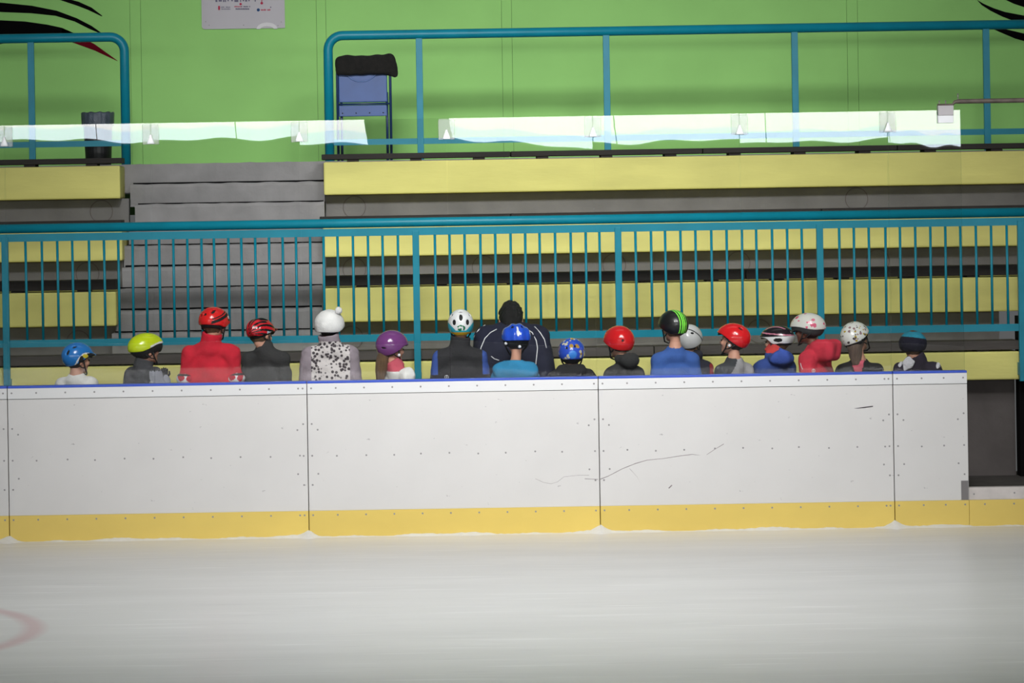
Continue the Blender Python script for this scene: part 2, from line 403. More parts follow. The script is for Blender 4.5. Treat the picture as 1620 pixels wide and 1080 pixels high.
UY = 4.40
def upper_rail(label, xend, side, posts, xfar, zrail, zlow):
    root = empty('upper_railing', (xend, UY, LAND), label, 'railing')
    r = 0.13; pts = [(xend, UY, LAND - 0.01), (xend, UY, zrail - r)]
    for a in range(1, 9):
        t = math.pi / 2 * a / 8
        pts.append((xend + side * r * (1 - math.cos(t)), UY, zrail - r + r * math.sin(t)))
    pts += [(xend + side * 0.6, UY, zrail), (xfar, UY, zrail)]
    tube('handrail', pts, 0.042, M_TEAL, root, 18)
    a, b = sorted((xend, xfar))
    box('lower_bar', a, b, UY - 0.012, UY + 0.012, zlow - 0.026, zlow + 0.026, M_TEAL, root)
    for x in posts: box('post', x - 0.029, x + 0.029, UY - 0.02, UY + 0.02, LAND - 0.01, zrail - 0.02, M_TEAL, root, 0.003)
upper_rail('teal tube railing with bent end beside the folded blue chair', P(520, 140, UY)[0], 1, [P(p, 140, UY)[0] for p in (664, 960, 1258, 1561)], 6.8, zt_at(800, 52, UY), zt_at(800, 221, UY))
upper_rail('teal tube railing with bent end in front of the waste bin', P(198, 150, UY)[0], -1, [P(p, 150, UY)[0] for p in (50, -250)], -4.8, zt_at(150, 59, UY), zt_at(100, 228, UY))

# ================================================================== THINGS ON THE LANDING
def folded_chair():
    Y = 4.60
    x0, z1 = P(531, 100, Y); x1 = P(619, 100, Y)[0]
    root = empty('folding_chair', ((x0 + x1) / 2, Y, LAND), 'folded blue metal chair standing beside the bent railing end', 'chair')
    w = (x1 - x0) / 2; H = 0.92
    for s in (-1, 1):
        tube('front_leg', [(s * (w - 0.012), 0.0, 0.0), (s * (w - 0.012), -0.02, H - 0.08), (s * (w - 0.05), -0.02, H)], 0.012, M_CHAIRF, root, local=True)
        tube('rear_leg', [(s * (w - 0.045), 0.06, 0.0), (s * (w - 0.045), 0.02, 0.62)], 0.012, M_CHAIRF, root, local=True)
    tube('top_tube', [(-w + 0.05, -0.02, H), (w - 0.05, -0.02, H)], 0.012, M_CHAIRF, root, local=True)
    # seat folded up against the frame, with its pressed round edge
    bm = bmesh.new(); box_bm(bm, -w + 0.022, w - 0.040, -0.012, 0.012, 0.53, 0.86)
    s_ = link('seat', bm_mesh(bm, 0.008), root, M_CHAIR)
    pts = [(-0.02 + 0.15 * math.cos(a), -0.013, 0.845 + 0.13 * math.sin(a)) for a in [math.pi + math.pi * i / 16 for i in range(17)]]
    tube('pressed_rim', pts, 0.006, mat('chair_rim_blue', (84, 112, 164), 0.45, 0.1, 6), s_, 8, local=True)
    tube('cross_bar', [(-w + 0.02, -0.016, 0.515), (w - 0.02, -0.016, 0.515)], 0.009, M_CHAIRF, root, local=True)
    bm = bmesh.new(); box_bm(bm, -w + 0.022, w - 0.045, -0.010, 0.008, 0.405, 0.505)
    lp = link('lower_panel', bm_mesh(bm, 0.005), root, M_CHAIR)
    for i in range(4):
        x = -w + 0.055 + i * (2 * w - 0.135) / 3
        tube('rivet', [(x, -0.016, 0.435), (x, -0.008, 0.435)], 0.006, M_BLACK, lp, 8, local=True)
    return root
chair = folded_chair()

# ------------------------------------------------------------------ shaped solids: signed distance fields meshed with surface nets
def ell(Pn, c, r):
    q = (Pn - np.array(c, np.float32)); r = np.array(r, np.float32)
    k0 = np.sqrt(((q / r) ** 2).sum(-1)); k1 = np.sqrt(((q / (r * r)) ** 2).sum(-1)) + 1e-6
    return k0 * (k0 - 1) / k1
def cone(Pn, a, b, ra, rb):
    a = np.array(a, np.float32); b = np.array(b, np.float32); d = b - a
    h = np.clip(((Pn - a) @ d) / max(1e-9, float(d @ d)), 0, 1)
    return np.sqrt(((Pn - a - h[..., None] * d) ** 2).sum(-1)) - (ra + h * (rb - ra))
def rbox(Pn, c, hs, r):
    q = np.abs(Pn - np.array(c, np.float32)) - (np.array(hs, np.float32) - r)
    return np.sqrt((np.maximum(q, 0) ** 2).sum(-1)) + np.minimum(q.max(-1), 0) - r
def smin(a, b, k):
    h = np.clip(0.5 + 0.5 * (b - a) / k, 0, 1)
    return b + (a - b) * h - k * h * (1 - h)
def sines(Pn, freq, seed, n=6):
    rg = np.random.RandomState(seed); s = 0
    for i in range(n):
        d = rg.normal(size=3); d /= np.linalg.norm(d)
        s = s + np.sin(Pn @ (d * freq * rg.uniform(0.6, 1.6)).astype(np.float32) + rg.uniform(0, 6.28))
    return s / n
def snet(fn, lo, hi, h):
    lo = np.array(lo, np.float32); hi = np.array(hi, np.float32)
    n = np.ceil((hi - lo) / h).astype(int) + 1
    ax = [lo[i] + h * np.arange(n[i], dtype=np.float32) for i in range(3)]
    G = np.stack(np.meshgrid(*ax, indexing='ij'), -1)
    st_ = 4
    Cs = fn(np.ascontiguousarray(G[::st_, ::st_, ::st_])).astype(np.float32)
    near = np.abs(Cs) < st_ * h * 1.15 + 0.014
    nb_ = near.copy()
    for ax_i in range(3):
        sh = [slice(None)] * 3; sh2 = [slice(None)] * 3; sh[ax_i] = slice(1, None); sh2[ax_i] = slice(None, -1)
        t_ = nb_.copy(); t_[tuple(sh)] |= nb_[tuple(sh2)]; nb_ = t_
    up = lambda A_: np.repeat(np.repeat(np.repeat(A_, st_, 0), st_, 1), st_, 2)[:n[0], :n[1], :n[2]]
    F = up(Cs).copy(); mk_ = up(nb_)
    F[mk_] = fn(G[mk_]).astype(np.float32)
    F[0], F[-1], F[:, 0], F[:, -1], F[:, :, 0], F[:, :, -1] = [np.maximum(q, 1e-3) for q in (F[0], F[-1], F[:, 0], F[:, -1], F[:, :, 0], F[:, :, -1])]
    S = F < 0; c = n - 1
    def C(A, o): return A[o[0]:o[0] + c[0], o[1]:o[1] + c[1], o[2]:o[2] + c[2]]
    acc = np.zeros((*c, 3), np.float32); cnt = np.zeros(tuple(c), np.float32)
    for axis in range(3):
        for u in (0, 1):
            for v in (0, 1):
                o = [0, 0, 0]; rest = [i for i in range(3) if i != axis]; o[rest[0]] = u; o[rest[1]] = v
                e = list(o); e[axis] += 1
                a, b = C(F, o), C(F, e); mk = (a < 0) != (b < 0)
                t = np.where(mk, a / np.where(mk, a - b, 1), 0)
                for q in range(3): acc[..., q] += mk * o[q]
                acc[..., axis] += t; cnt += mk
    mask = cnt > 0; idx = np.full(tuple(c), -1, np.int64); idx[mask] = np.arange(mask.sum())
    I = np.argwhere(mask)
    V = lo + h * (I + acc[mask] / cnt[mask][:, None])
    quads = []
    for axis in range(3):
        b, d = (axis + 1) % 3, (axis + 2) % 3
        sl0 = [slice(1, -1)] * 3; sl1 = [slice(1, -1)] * 3
        sl0[axis] = slice(0, -1); sl1[axis] = slice(1, None)
        mk = S[tuple(sl0)] != S[tuple(sl1)]
        E = np.argwhere(mk)
        E[:, b] += 1; E[:, d] += 1
        ins = S[E[:, 0], E[:, 1], E[:, 2]]
        def cell(ob, od):
            q = E.copy(); q[:, b] += ob; q[:, d] += od
            return idx[q[:, 0], q[:, 1], q[:, 2]]
        Q = np.stack([cell(-1, -1), cell(0, -1), cell(0, 0), cell(-1, 0)], 1)
        Q[~ins] = Q[~ins][:, ::-1]
        quads.append(Q)
    Q = np.concatenate(quads)
    Q = Q[(Q >= 0).all(1)]
    return V, Q
def solid(name, fn, lo, hi, h, mats, parent=None, paint=None):
    V, Q = snet(fn, lo, hi, h)
    me = bpy.data.meshes.new('mesh')
    me.vertices.add(len(V)); me.vertices.foreach_set('co', V.astype(np.float32).ravel())
    me.loops.add(Q.size); me.loops.foreach_set('vertex_index', Q.ravel().astype(np.int32))
    me.polygons.add(len(Q)); me.polygons.foreach_set('loop_start', np.arange(0, Q.size, 4, dtype=np.int32))
    me.polygons.foreach_set('use_smooth', np.ones(len(Q), bool))
    me.update(calc_edges=True); me.validate()
    for mm in (mats if isinstance(mats, (list, tuple)) else [mats]): me.materials.append(mm)
    if paint is not None:
        ctr = V[Q].mean(1); idx = np.asarray(paint(ctr)).astype(np.int32)
        me.polygons.foreach_set('material_index', idx)
    o = bpy.data.objects.new(name, me); COL.objects.link(o)
    if parent: o.parent = parent
    return o

# black fleece hung over the chair's top
def jf(G):
    d = rbox(G, (0.01, 0, 0.0), (0.265, 0.07, 0.088), 0.045)
    d = smin(d, cone(G, (0.24, -0.02, 0.06), (0.285, -0.02, -0.09), 0.035, 0.03), 0.05)
    return d + 0.012 * sines(G, 34, 3) + 0.005 * sines(G, 90, 4)
cx = chair.location.x
tag(solid('draped_jacket', jf, (-0.36, -0.14, -0.2), (0.38, 0.14, 0.16), 0.012, M_CLOTHB), 'black fleece jacket hung over the folded blue chair', 'jacket').location = (cx, 4.575, LAND + 0.862)

def waste_bin():
    Y = 4.85; x = P(155, 200, Y)[0]
    root = empty('waste_bin', (x, Y, LAND), 'black waste bin with grey liner bag folded over its rim', 'bin')
    V, F = [], []; n = 24; sect = [(0.0, 0.115), (0.46, 0.135), (0.46, 0.122), (0.02, 0.105)]
    for z, r in sect:
        for i in range(n):
            a = 2 * math.pi * i / n; V.append((r * math.cos(a), r * math.sin(a), z))
    for s in range(3):
        for i in range(n): F.append((s * n + i, s * n + (i + 1) % n, (s + 1) * n + (i + 1) % n, (s + 1) * n + i))
    F.append(tuple(range(n))[::-1]); F.append(tuple(range(3 * n, 4 * n)))
    link('bin_body', mesh(V, F, False), root, M_BLACK)
    V, F = [], []; n = 60; sect = [(0.36, 0.142), (0.42, 0.144), (0.475, 0.146), (0.487, 0.138), (0.47, 0.122), (0.36, 0.112)]
    for si, (z, r) in enumerate(sect):
        for i in range(n):
            a = 2 * math.pi * i / n
            rr = r + 0.004 * math.sin(i * 1.9) + random.uniform(0, 0.004)
            zz = z + (0.010 * math.sin(i * 0.7) if si == 0 else 0.004 * math.sin(i * 1.1))
            V.append((rr * math.cos(a), rr * math.sin(a), zz))
    for s in range(len(sect) - 1):
        for i in range(n): F.append((s * n + i, s * n + (i + 1) % n, (s + 1) * n + (i + 1) % n, (s + 1) * n + i))
    link('liner_bag', mesh(V, F, True), root, M_BAG)
waste_bin()

# information sign on the green wall
def sign():
    x0, z0 = P(319.5, 46.5, WY); x1 = P(451, 44.5, WY)[0]
    zc = z0 + 0.5
    root = empty('information_sign', ((x0 + x1) / 2, WY - 0.02, zc), 'white wall sign with small printed logos screwed to green wall', 'sign')
    r = 0.03; o = [(x0 + r * (1 - math.cos(a)), z0 + r * (1 - math.sin(a))) for a in [math.pi / 2 * i / 6 for i in range(7)]]
    o = o + [(x0, zc + 0.35)] + [(x1, zc + 0.35), (x1, z0)]
    o = o[6::-1] + o[7:] if False else o
    pts = [(x1, z0)] + [(x0 + r - r * math.sin(a), z0 + r - r * math.cos(a)) for a in [math.pi / 2 * i / 6 for i in range(7)]] + [(x0, zc + 0.35), (x1, zc + 0.35)]
    prism('panel', pts, WY - 0.018, WY - 0.002, M_SIGN, root)
    F0, F1 = WY - 0.0192, WY - 0.0175
    def rect(name, a, b, c, d, material):
        xa_, za = P(a, d, WY); xb_, zb = P(c, b, WY)
        box(name, xa_, xb_, F0, F1, za, zb, material, root)
    def dot(name, cx_, cy_, rad, material):
        X, Z = P(cx_, cy_, WY); rr = rad * 34.5 / FPX
        prism(name, [(X + rr * math.cos(a), Z + rr * math.sin(a)) for a in [2 * math.pi * i / 14 for i in range(14)]], F0, F1, material, root)
    def words(a, b, c, d, material, seed):
        rg = random.Random(seed); x = a
        while x < c:
            w = rg.uniform(0.9, 1.5)
            if rg.random() > 0.13: rect('lettering', x, b + rg.uniform(0, 0.5), min(x + w, c), d, material)
            x += w + 0.45
    rect('logo_bar', 345.3, 9.5, 348.2, 16, M_INKR)
    words(349.5, 10.6, 364.5, 12.4, M_INKG, 1); words(350.5, 13.6, 364.5, 15.4, M_INKG, 2)
    words(371, 9.6, 382, 11.6, M_INKR, 3); words(382, 9.6, 396, 11.6, M_INKN, 8); words(371.5, 13.2, 394.5, 15.4, M_INKN, 4)
    dot('logo_dot', 380.8, 6.6, 1.9, M_INKR); dot('logo_dot', 414.2, 5.2, 2.1, M_INKR); rect('logo_bar', 413.6, -3, 414.8, 3.6, M_INKR)
    dot('logo_ring', 408.8, 15.8, 2.5, M_INKB); dot('logo_ring_eye', 408.6, 15.8, 1.0, M_SIGN)
    words(413, 14.4, 428, 17.0, M_INKR, 5); dot('logo_dot', 428.4, 11.6, 0.9, M_INKN)
    for x, w in ((341, 3), (346, 5), (353, 2), (356, 1.6), (360, 2), (366, 2.4), (371, 6), (380, 1.4), (384, 2), (388, 3), (393, 2), (403, 1.6)):
        rect('lettering', x, -6, x + w, 2.2 + (x % 3) * 0.6, M_INKG)
    for (x, y) in ((325.5, 34.5), (331, 40), (385.5, 40), (440, 40.5), (445, 35)): dot('screw', x, y, 0.9, M_SCREW)
    X, Z = P(422.5, 46.0, WY); rr = 16.5 * 34.5 / FPX; ri = 10.5 * 34.5 / FPX
    arc = [math.pi * i / 16 for i in range(17)]
    prism('worn_ring', [(X + rr * math.cos(a), Z + 0.62 * rr * math.sin(a)) for a in arc] + [(X + ri * math.cos(a), Z + 0.42 * ri * math.sin(a)) for a in reversed(arc)], F0, F1, M_SIGNH, root)
sign()

# ================================================================== BOARDS AND GLASS
BT = 1.205
SEAMX = [-4.4] + [P(x, 620)[0] for x in (11.5, 485.5, 946.5, 1412.5, 1530)]
blabels = ['white dasher board panel left of the vertical joint, cut by the frame',
           'white dasher board panel standing in front of the red jacket and the grey stairs',
           'white dasher board panel standing in front of the bent adult in navy',
           'white dasher board panel with a long wavy dark scuff line',
           'narrow white dasher board panel at the open end with grey corner plate']
def screws(root, pts, r=0.0075):
    d = root.location; bm = bmesh.new()
    for (x, z, yy) in pts:
        vs_ = [bm.verts.new((x + r * math.cos(a) - d.x, yy - 0.0015 - d.y, z + r * math.sin(a) - d.z)) for a in [2 * math.pi * i / 8 for i in range(8)]]
        vb = [bm.verts.new((v.co.x, yy + 0.002 - d.y, v.co.z)) for v in vs_]
        bm.faces.new(vs_)
        for i in range(8): bm.faces.new((vs_[i], vs_[(i + 1) % 8], vb[(i + 1) % 8], vb[i]))
    o = link('screws', bm_mesh(bm), root, M_SCREW); o['kind'] = 'stuff'
for i in range(5):
    a, b = SEAMX[i] + 0.003, SEAMX[i + 1] - (0.003 if i < 4 else 0.0)
    root = empty('dasher_board', ((a + b) / 2, 0.05, 0.0), blabels[i], 'rink board', 'white rink boards')
    box('facing', a, b, 0.0, 0.10, 0.205, 1.10, M_BOARD, root, 0.002)
    box('top_strip', a, b, -0.004, 0.10, 1.105, 1.187, M_STRIP, root, 0.002)
    box('core', a + 0.004, b - 0.004, 0.006, 0.095, 0.0, 1.19, M_GREYP, root)
    box('blue_cap', a, b, -0.006, 0.106, 1.187, BT, M_BLUE, root, 0.003)
    box('kick_plate', a, b, -0.006, 0.08, -0.01, 0.205, M_KICK, root, 0.002)
    n = max(1, round((b - a) / 0.2265)); pts = []
    for j in range(n):
        x = a + 0.03 + 0.19 + j * (b - a - 0.06) / n
        if x < b - 0.06:
            pts += [(x, 1.15, -0.004), (x + random.uniform(-.01, .01), 0.63 + random.uniform(-.006, .006), 0), (x, 0.172, -0.006)]
    for x in (a + 0.03, b - 0.03):
        pts += [(x, 1.15, -0.004), (x, 0.875, 0), (x, 0.63, 0), (x, 0.405, 0), (x, 0.172, -0.006)]
    for x in (a + 0.075, b - 0.075):
        pts += [(x, 0.83, 0), (x, 0.49, 0)]
    screws(root, pts)
    if i == 4: box('corner_plate', b - 0.058, b - 0.004, -0.005, 0.03, 0.207, 0.355, M_GREYP, root)
    if i == 3:
        def scuff(pp, r, mm):
            d = root.location
            tube('scuff_mark', [(P(x, y)[0], 0.0008, P(x, y)[1]) for x, y in pp], r, mm, root, 6)
        scuff([(949, 758), (962, 753), (985, 741), (1005, 733), (1024, 727.5), (1050, 725), (1075, 721), (1095, 718.5), (1108, 720)], [0.003, 0.003, 0.003, 0.0035, 0.003, 0.0025, 0.003, 0.003, 0.001], M_SCUFF)
        scuff([(1118, 719), (1130, 711), (1145, 702)], [0.002, 0.0025, 0.003], M_SCUFF)
        scuff([(1350, 646), (1366, 644.5), (1381, 642.5)], [0.0006, 0.005, 0.004], M_SCUFFD)
        scuff([(996, 741), (1008, 754), (1016, 770)], [0.0015, 0.0012, 0.0006], M_SCUFF)
        scuff([(1058, 772), (1063, 767)], 0.005, M_SCUFF)
    if i == 2:
        scuff2 = [(847, 757), (860, 763), (872, 765), (882, 762), (892, 754), (915, 751.5), (932, 751.5)]
        tube('scuff_mark', [(P(x, y)[0], 0.0008, P(x, y)[1]) for x, y in scuff2], 0.0016, M_SCUFF, root, 6)
        tube('scuff_mark', [(P(x, y)[0], 0.0008, P(x, y)[1]) for x, y in [(925, 757), (946, 758)]], 0.0025, M_SCUFF, root, 6)
# low threshold in the opening past the last board
root = empty('threshold_board', (5.8, 0.05, 0.0), 'low white threshold with yellow kick strip in the opening past the boards', 'rink board')
a = SEAMX[5] + 0.002
box('facing', a, 7.5, 0.0, 0.10, 0.205, 0.300, mat('threshold_white', (205, 198, 194), 0.6, 0.12, 9), root, 0.003)
box('kick_plate', a, 7.5, -0.006, 0.08, -0.01, 0.205, M_KICK, root, 0.002)
screws(root, [(a + 0.12 + 0.225 * j, 0.172, -0.006) for j in range(8)] + [(P(1605, 786)[0], 0.255, 0.0), (P(1541, 788)[0], 0.25, 0.0)])
# frost heaped along the foot of the boards
V, F = [], []; n = 420
for i in range(n + 1):
    x = -4.6 + 11.6 * i / n
    h = 0.012 + 0.007 * math.sin(x * 5.1) + 0.005 * math.sin(x * 13.7 + 1) + random.uniform(-0.003, 0.003)
    for s in SEAMX[1:5]: h += 0.042 * max(0, 1 - abs(x - s) / 0.085) ** 1.3
    h = max(h, 0.004)
    V += [(x, 0.03, h), (x, -0.008, h), (x, -0.012 - h * 0.8, h * 0.45), (x, -0.03 - h * 2.0, -0.002)]
for i in range(n):
    for t in range(3): F.append((i * 4 + t, i * 4 + t + 1, i * 4 + t + 5, i * 4 + t + 4))
fr = link('frost_ridge', mesh(V, F, True), bpy.data.objects['floor'], mat('frost', (228, 228, 226), 0.7, 0.04, 20, 0.3)); fr['kind'] = 'stuff'

GY0, GY1 = 0.040, 0.054
GT = P(800, 185.5, 0.045)[1]
GSX = [P(x, 400, 0.045)[0] for x in (10, 241.5, 476.5, 709.5, 941, 1173, 1407.5, 1523.5)]
GSX = [GSX[0] - 1.14] + GSX
PANEL = ['clear glass pane beyond the children, cut by the frame beside the blue helmet', 'clear glass pane in front of the blue helmet and the lime helmet',
         'clear glass pane in front of the bright red jacket and grey stairs', 'clear glass pane in front of the white pompom beanie and purple helmet',
         'clear glass pane in front of the bent adult in navy', 'clear glass pane in front of the black helmet with lime stripe',
         'clear glass pane in front of the white helmet with pink flowers', 'narrow clear glass pane at the open end of the boards with pipe bracket']
CLIPL = ['', 'clear plastic clip at the glass joint beside the blue helmet child, cut by the frame', 'clear plastic clip at the glass joint above the lime helmet child', 'clear plastic clip at the glass joint between dark grey jacket and white beanie',
         'clear plastic clip at the glass joint above the white and teal helmet', 'clear plastic clip at the glass joint between cream-patched and round red helmets',
         'clear plastic clip at the glass joint above the grey raglan shirt', 'clear plastic clip at the glass joint between the motif helmet and teal beanie']
TILT = [-9, -8, -6, 4, 8, 9, 13, 21]; TWIST = [0, 4, 0, 0, 11, -2, -1, 5]
for i in range(8):
    a, b = GSX[i] + 0.003, GSX[i + 1] - 0.003; cx = (a + b) / 2; z0 = BT - 0.012
    nx, nz = 16, 24; V = []; F = []
    rg = np.random.RandomState(i + 20); ph = rg.uniform(0, 6.28, 4)
    for side, yb in ((0, GY0), (1, GY1)):
        for p in range(nx + 1):
            for q in range(nz + 1):
                u = p / nx; z = q / nz * (GT - z0)
                x = a + (b - a) * u
                th = (TILT[i] + TWIST[i] * (2 * u - 1)) / 6900.0
                wv = 4.5e-5 * math.sin(9.0 * u + ph[0]) * (z / 2) + 2.2e-5 * math.sin(14 * u + 3 * z + ph[1])
                V.append((x - cx, yb - 0.047 + th * z + wv * 3 * z, z))
    N = (nx + 1) * (nz + 1)
    for p in range(nx):
        for q in range(nz):
            c0 = p * (nz + 1) + q; c1 = c0 + nz + 1
            F.append((c0, c1, c1 + 1, c0 + 1)); F.append((N + c0, N + c0 + 1, N + c1 + 1, N + c1))
    nf = len(F); V2 = list(V)
    def rim(ids):
        for s, t in zip(ids[:-1], ids[1:]): F.append((s, t, t + N, s + N))
    # the pane's edges use their own vertices, so the faces stay flat-shaded at the rim
    ring_ids = [p * (nz + 1) for p in range(nx + 1)] + [nx * (nz + 1) + q for q in range(1, nz + 1)] + [p * (nz + 1) + nz for p in range(nx - 1, -1, -1)] + [q for q in range(nz - 1, -1, -1)]
    base = len(V2); L = len(ring_ids)
    V2 += [V[r] for r in ring_ids] + [V[r + N] for r in ring_ids]
    for s in range(L - 1): F.append((base + s, base + L + s, base + L + s + 1, base + s + 1))
    me = mesh(V2, F); me.materials.append(M_GLASS); me.materials.append(M_GEDGE)
    for f in me.polygons:
        f.use_smooth = f.index < nf; f.material_index = 0 if f.index < nf else 1
    o = link('glass_pane', me); o.location = (cx, 0.047, z0)
    tag(o, PANEL[i], 'glass pane', 'glass panes along the boards')
# clear clips that tie neighbouring panes together at the top
for i in range(1, 8):
    x = GSX[i]
    root = empty('pane_clip', (x, 0.02, GT - 0.09), CLIPL[i], 'clip', 'clips on the glass joints')
    w = 0.064; zt = GT - 0.012; zb = GT - 0.165
    box('front_plate', x - w, x + w, 0.026, 0.033, zb, zt, M_CLIP, root, 0.003)
    box('rear_plate', x - w, x + w, 0.066, 0.073, zb, zt, M_CLIP, root, 0.003)
    V, F = [], []; n = 14
    for (z, r) in ((zb + 0.004, 0.030), (zb + 0.02, 0.026), (zb + 0.06, 0.010), (zb + 0.075, 0.006)):
        for j in range(n):
            t = 2 * math.pi * j / n; V.append((r * math.cos(t), 0.018 - root.location.y + 0.35 * r * math.sin(t), z - root.location.z))
    for s in range(3):
        for j in range(n): F.append((s * n + j, s * n + (j + 1) % n, (s + 1) * n + (j + 1) % n, (s + 1) * n + j))
    F.append(tuple(range(n))[::-1]); F.append(tuple(range(3 * n, 4 * n)))
    link('wedge', mesh(V, F, True), root, M_WHITEP)
    tube('bolt', [(x, 0.02, zb + 0.07), (x, 0.08, zb + 0.07)], 0.007, M_STEEL, root, 8)
    box('cap', x - w * 0.9, x + w * 0.9, 0.03, 0.07, zt, zt + 0.008, M_CLIP, root)
# bracket and tie rod at the free end of the glass
xb_, zb_ = P(1495.5, 180, 0.045)
root = empty('tie_rod', (xb_, 0.05, zb_), 'dark metal tie rod bolted to the last glass pane by a pale bracket', 'pipe')
box('bracket_plate', xb_ - 0.06, xb_ + 0.06, 0.018, 0.036, P(1495, 194.5, 0.04)[1], P(1495, 176, 0.04)[1], M_WHITEP, root, 0.002)
box('bracket_saddle', xb_ - 0.06, xb_ + 0.06, 0.010, 0.084, P(1495, 182.5, 0.04)[1], P(1495, 167, 0.04)[1], mat('bracket_grey', (178, 174, 176), 0.4, 0.05, 6), root, 0.003)
box('bracket_plate', xb_ - 0.06, xb_ + 0.06, 0.060, 0.078, P(1495, 194.5, 0.04)[1], P(1495, 176, 0.04)[1], M_WHITEP, root, 0.002)
zr = P(1510, 160.5, 0.045)[1]
tube('rod', [(xb_ - 0.06, 0.047, zr - 0.025), (xb_ + 0.055, 0.047, zr - 0.025), (xb_ + 0.075, 0.047, zr - 0.004), (xb_ + 0.11, 0.047, zr), (7.4, 0.047, zr + 0.003)], [0.009, 0.009, 0.014, 0.018, 0.018], M_PIPE, root, 12)
for (dx, zz, h) in ((-0.045, zr - 0.045, 0.055), (0.004, zr - 0.045, 0.055), (0.10, zr, 0.062)):
    tube('bolt', [(xb_ + dx, 0.047, zz), (xb_ + dx, 0.047, zz + h)], 0.005, M_STEEL, root, 8)

# ================================================================== PEOPLE
SKIN = mat('skin', (204, 150, 126), 0.55, 0.06, 14)
SKIND = mat('skin_brown', (122, 78, 62), 0.55, 0.06, 14)
LIP = mat('lip', (190, 112, 104), 0.5, 0.04, 14)
EYEM = mat('eye_dark', (30, 24, 22), 0.2, 0.05, 5)
HAIRB = mat('hair_brown', (108, 82, 56), 0.6, 0.35, 40, 0.8, stretch=(3, 3, 0.4))
HAIRD = mat('hair_dark', (34, 28, 25), 0.6, 0.35, 40, 0.8, stretch=(3, 3, 0.4))
HAIRK = mat('hair_black', (14, 12, 10), 0.55, 0.3, 40, 0.8)
TROUS = mat('trousers_dark', (38, 40, 50), 0.85, 0.15, 14, 0.3)
FOAM = mat('helmet_foam_black', (18, 18, 19), 0.7, 0.2, 30)
WHITEPRINT = mat('print_white', (226, 226, 228), 0.6, 0.03, 10)
STRAP = mat('strap_black', (16, 16, 18), 0.7, 0.1, 30)
def cloth(name, rgb, bump=0.35, var=0.14, rough=0.9, scale=12): return mat('cloth_' + name, rgb, rough, var, scale, bump)
def gloss(name, rgb, rough=0.22): return mat('shell_' + name, rgb, rough, 0.04, 6, coat=0.3)

def sstep(a, b, v):
    t = np.clip((v - a) / (b - a), 0, 1); return t * t * (3 - 2 * t)
def rotm(yaw=0, pitch=0, roll=0):
    return np.array(Matrix.Rotation(math.radians(-yaw), 3, 'Z') @ Matrix.Rotation(math.radians(pitch), 3, 'X') @ Matrix.Rotation(math.radians(roll), 3, 'Y'), np.float32)

# glove with five fingers and an ice skate, each made once and shared
def glove_fn(G):
    d = ell(G, (0, 0, -0.045), (0.034, 0.019, 0.045))
    d = smin(d, cone(G, (0, 0, 0.005), (0, 0, -0.03), 0.026, 0.026), 0.015)
    for i, (x, L) in enumerate(((-0.026, 0.046), (-0.009, 0.056), (0.009, 0.052), (0.025, 0.040))):
        a = (x, 0.0, -0.078); b = (x * 1.1, 0.010, -0.078 - L * 0.55); c = (x * 1.1, 0.030, -0.078 - L * 0.9)
        d = np.minimum(d, np.minimum(cone(G, a, b, 0.0095, 0.009), cone(G, b, c, 0.009, 0.0075)))
    d = np.minimum(d, smin(cone(G, (0.025, 0.01, -0.03), (0.048, 0.022, -0.058), 0.012, 0.010), cone(G, (0.048, 0.022, -0.058), (0.046, 0.034, -0.082), 0.010, 0.008), 0.004))
    return d
GLOVE = cloth('glove_black', (22, 22, 26))
glove_src = solid('glove', glove_fn, (-0.06, -0.05, -0.16), (0.08, 0.07, 0.05), 0.0048, GLOVE)
def boot_fn(G):
    d = cone(G, (0, -0.02, 0.09), (0, -0.01, 0.22), 0.042, 0.046)
    d = smin(d, ell(G, (0, 0.035, 0.085), (0.040, 0.105, 0.042)), 0.03)
    return np.maximum(d, 0.056 - G[..., 2])
skate_src = solid('skate', boot_fn, (-0.07, -0.09, 0.03), (0.07, 0.16, 0.29), 0.008, mat('skate_boot', (40, 42, 48), 0.45, 0.1, 10))
bm = bmesh.new(); box_bm(bm, -0.0025, 0.0025, -0.07, 0.12, 0.0, 0.03); box_bm(bm, -0.010, 0.010, -0.06, -0.02, 0.028, 0.062); box_bm(bm, -0.010, 0.010, 0.04, 0.09, 0.028, 0.062)
blade_me = bm_mesh(bm); blade_me.materials.append(M_STEEL)
glove_me, skate_me = glove_src.data, skate_src.data
bpy.data.objects.remove(glove_src); bpy.data.objects.remove(skate_src)

def smooth_low(lf, lb, le=0.0, y0=0.09, y1=-0.10):
    return lambda q: lf + (lb - lf) * sstep(y0, y1, q[..., 1]) + le * np.exp(-(q[..., 1] / 0.04) ** 2)

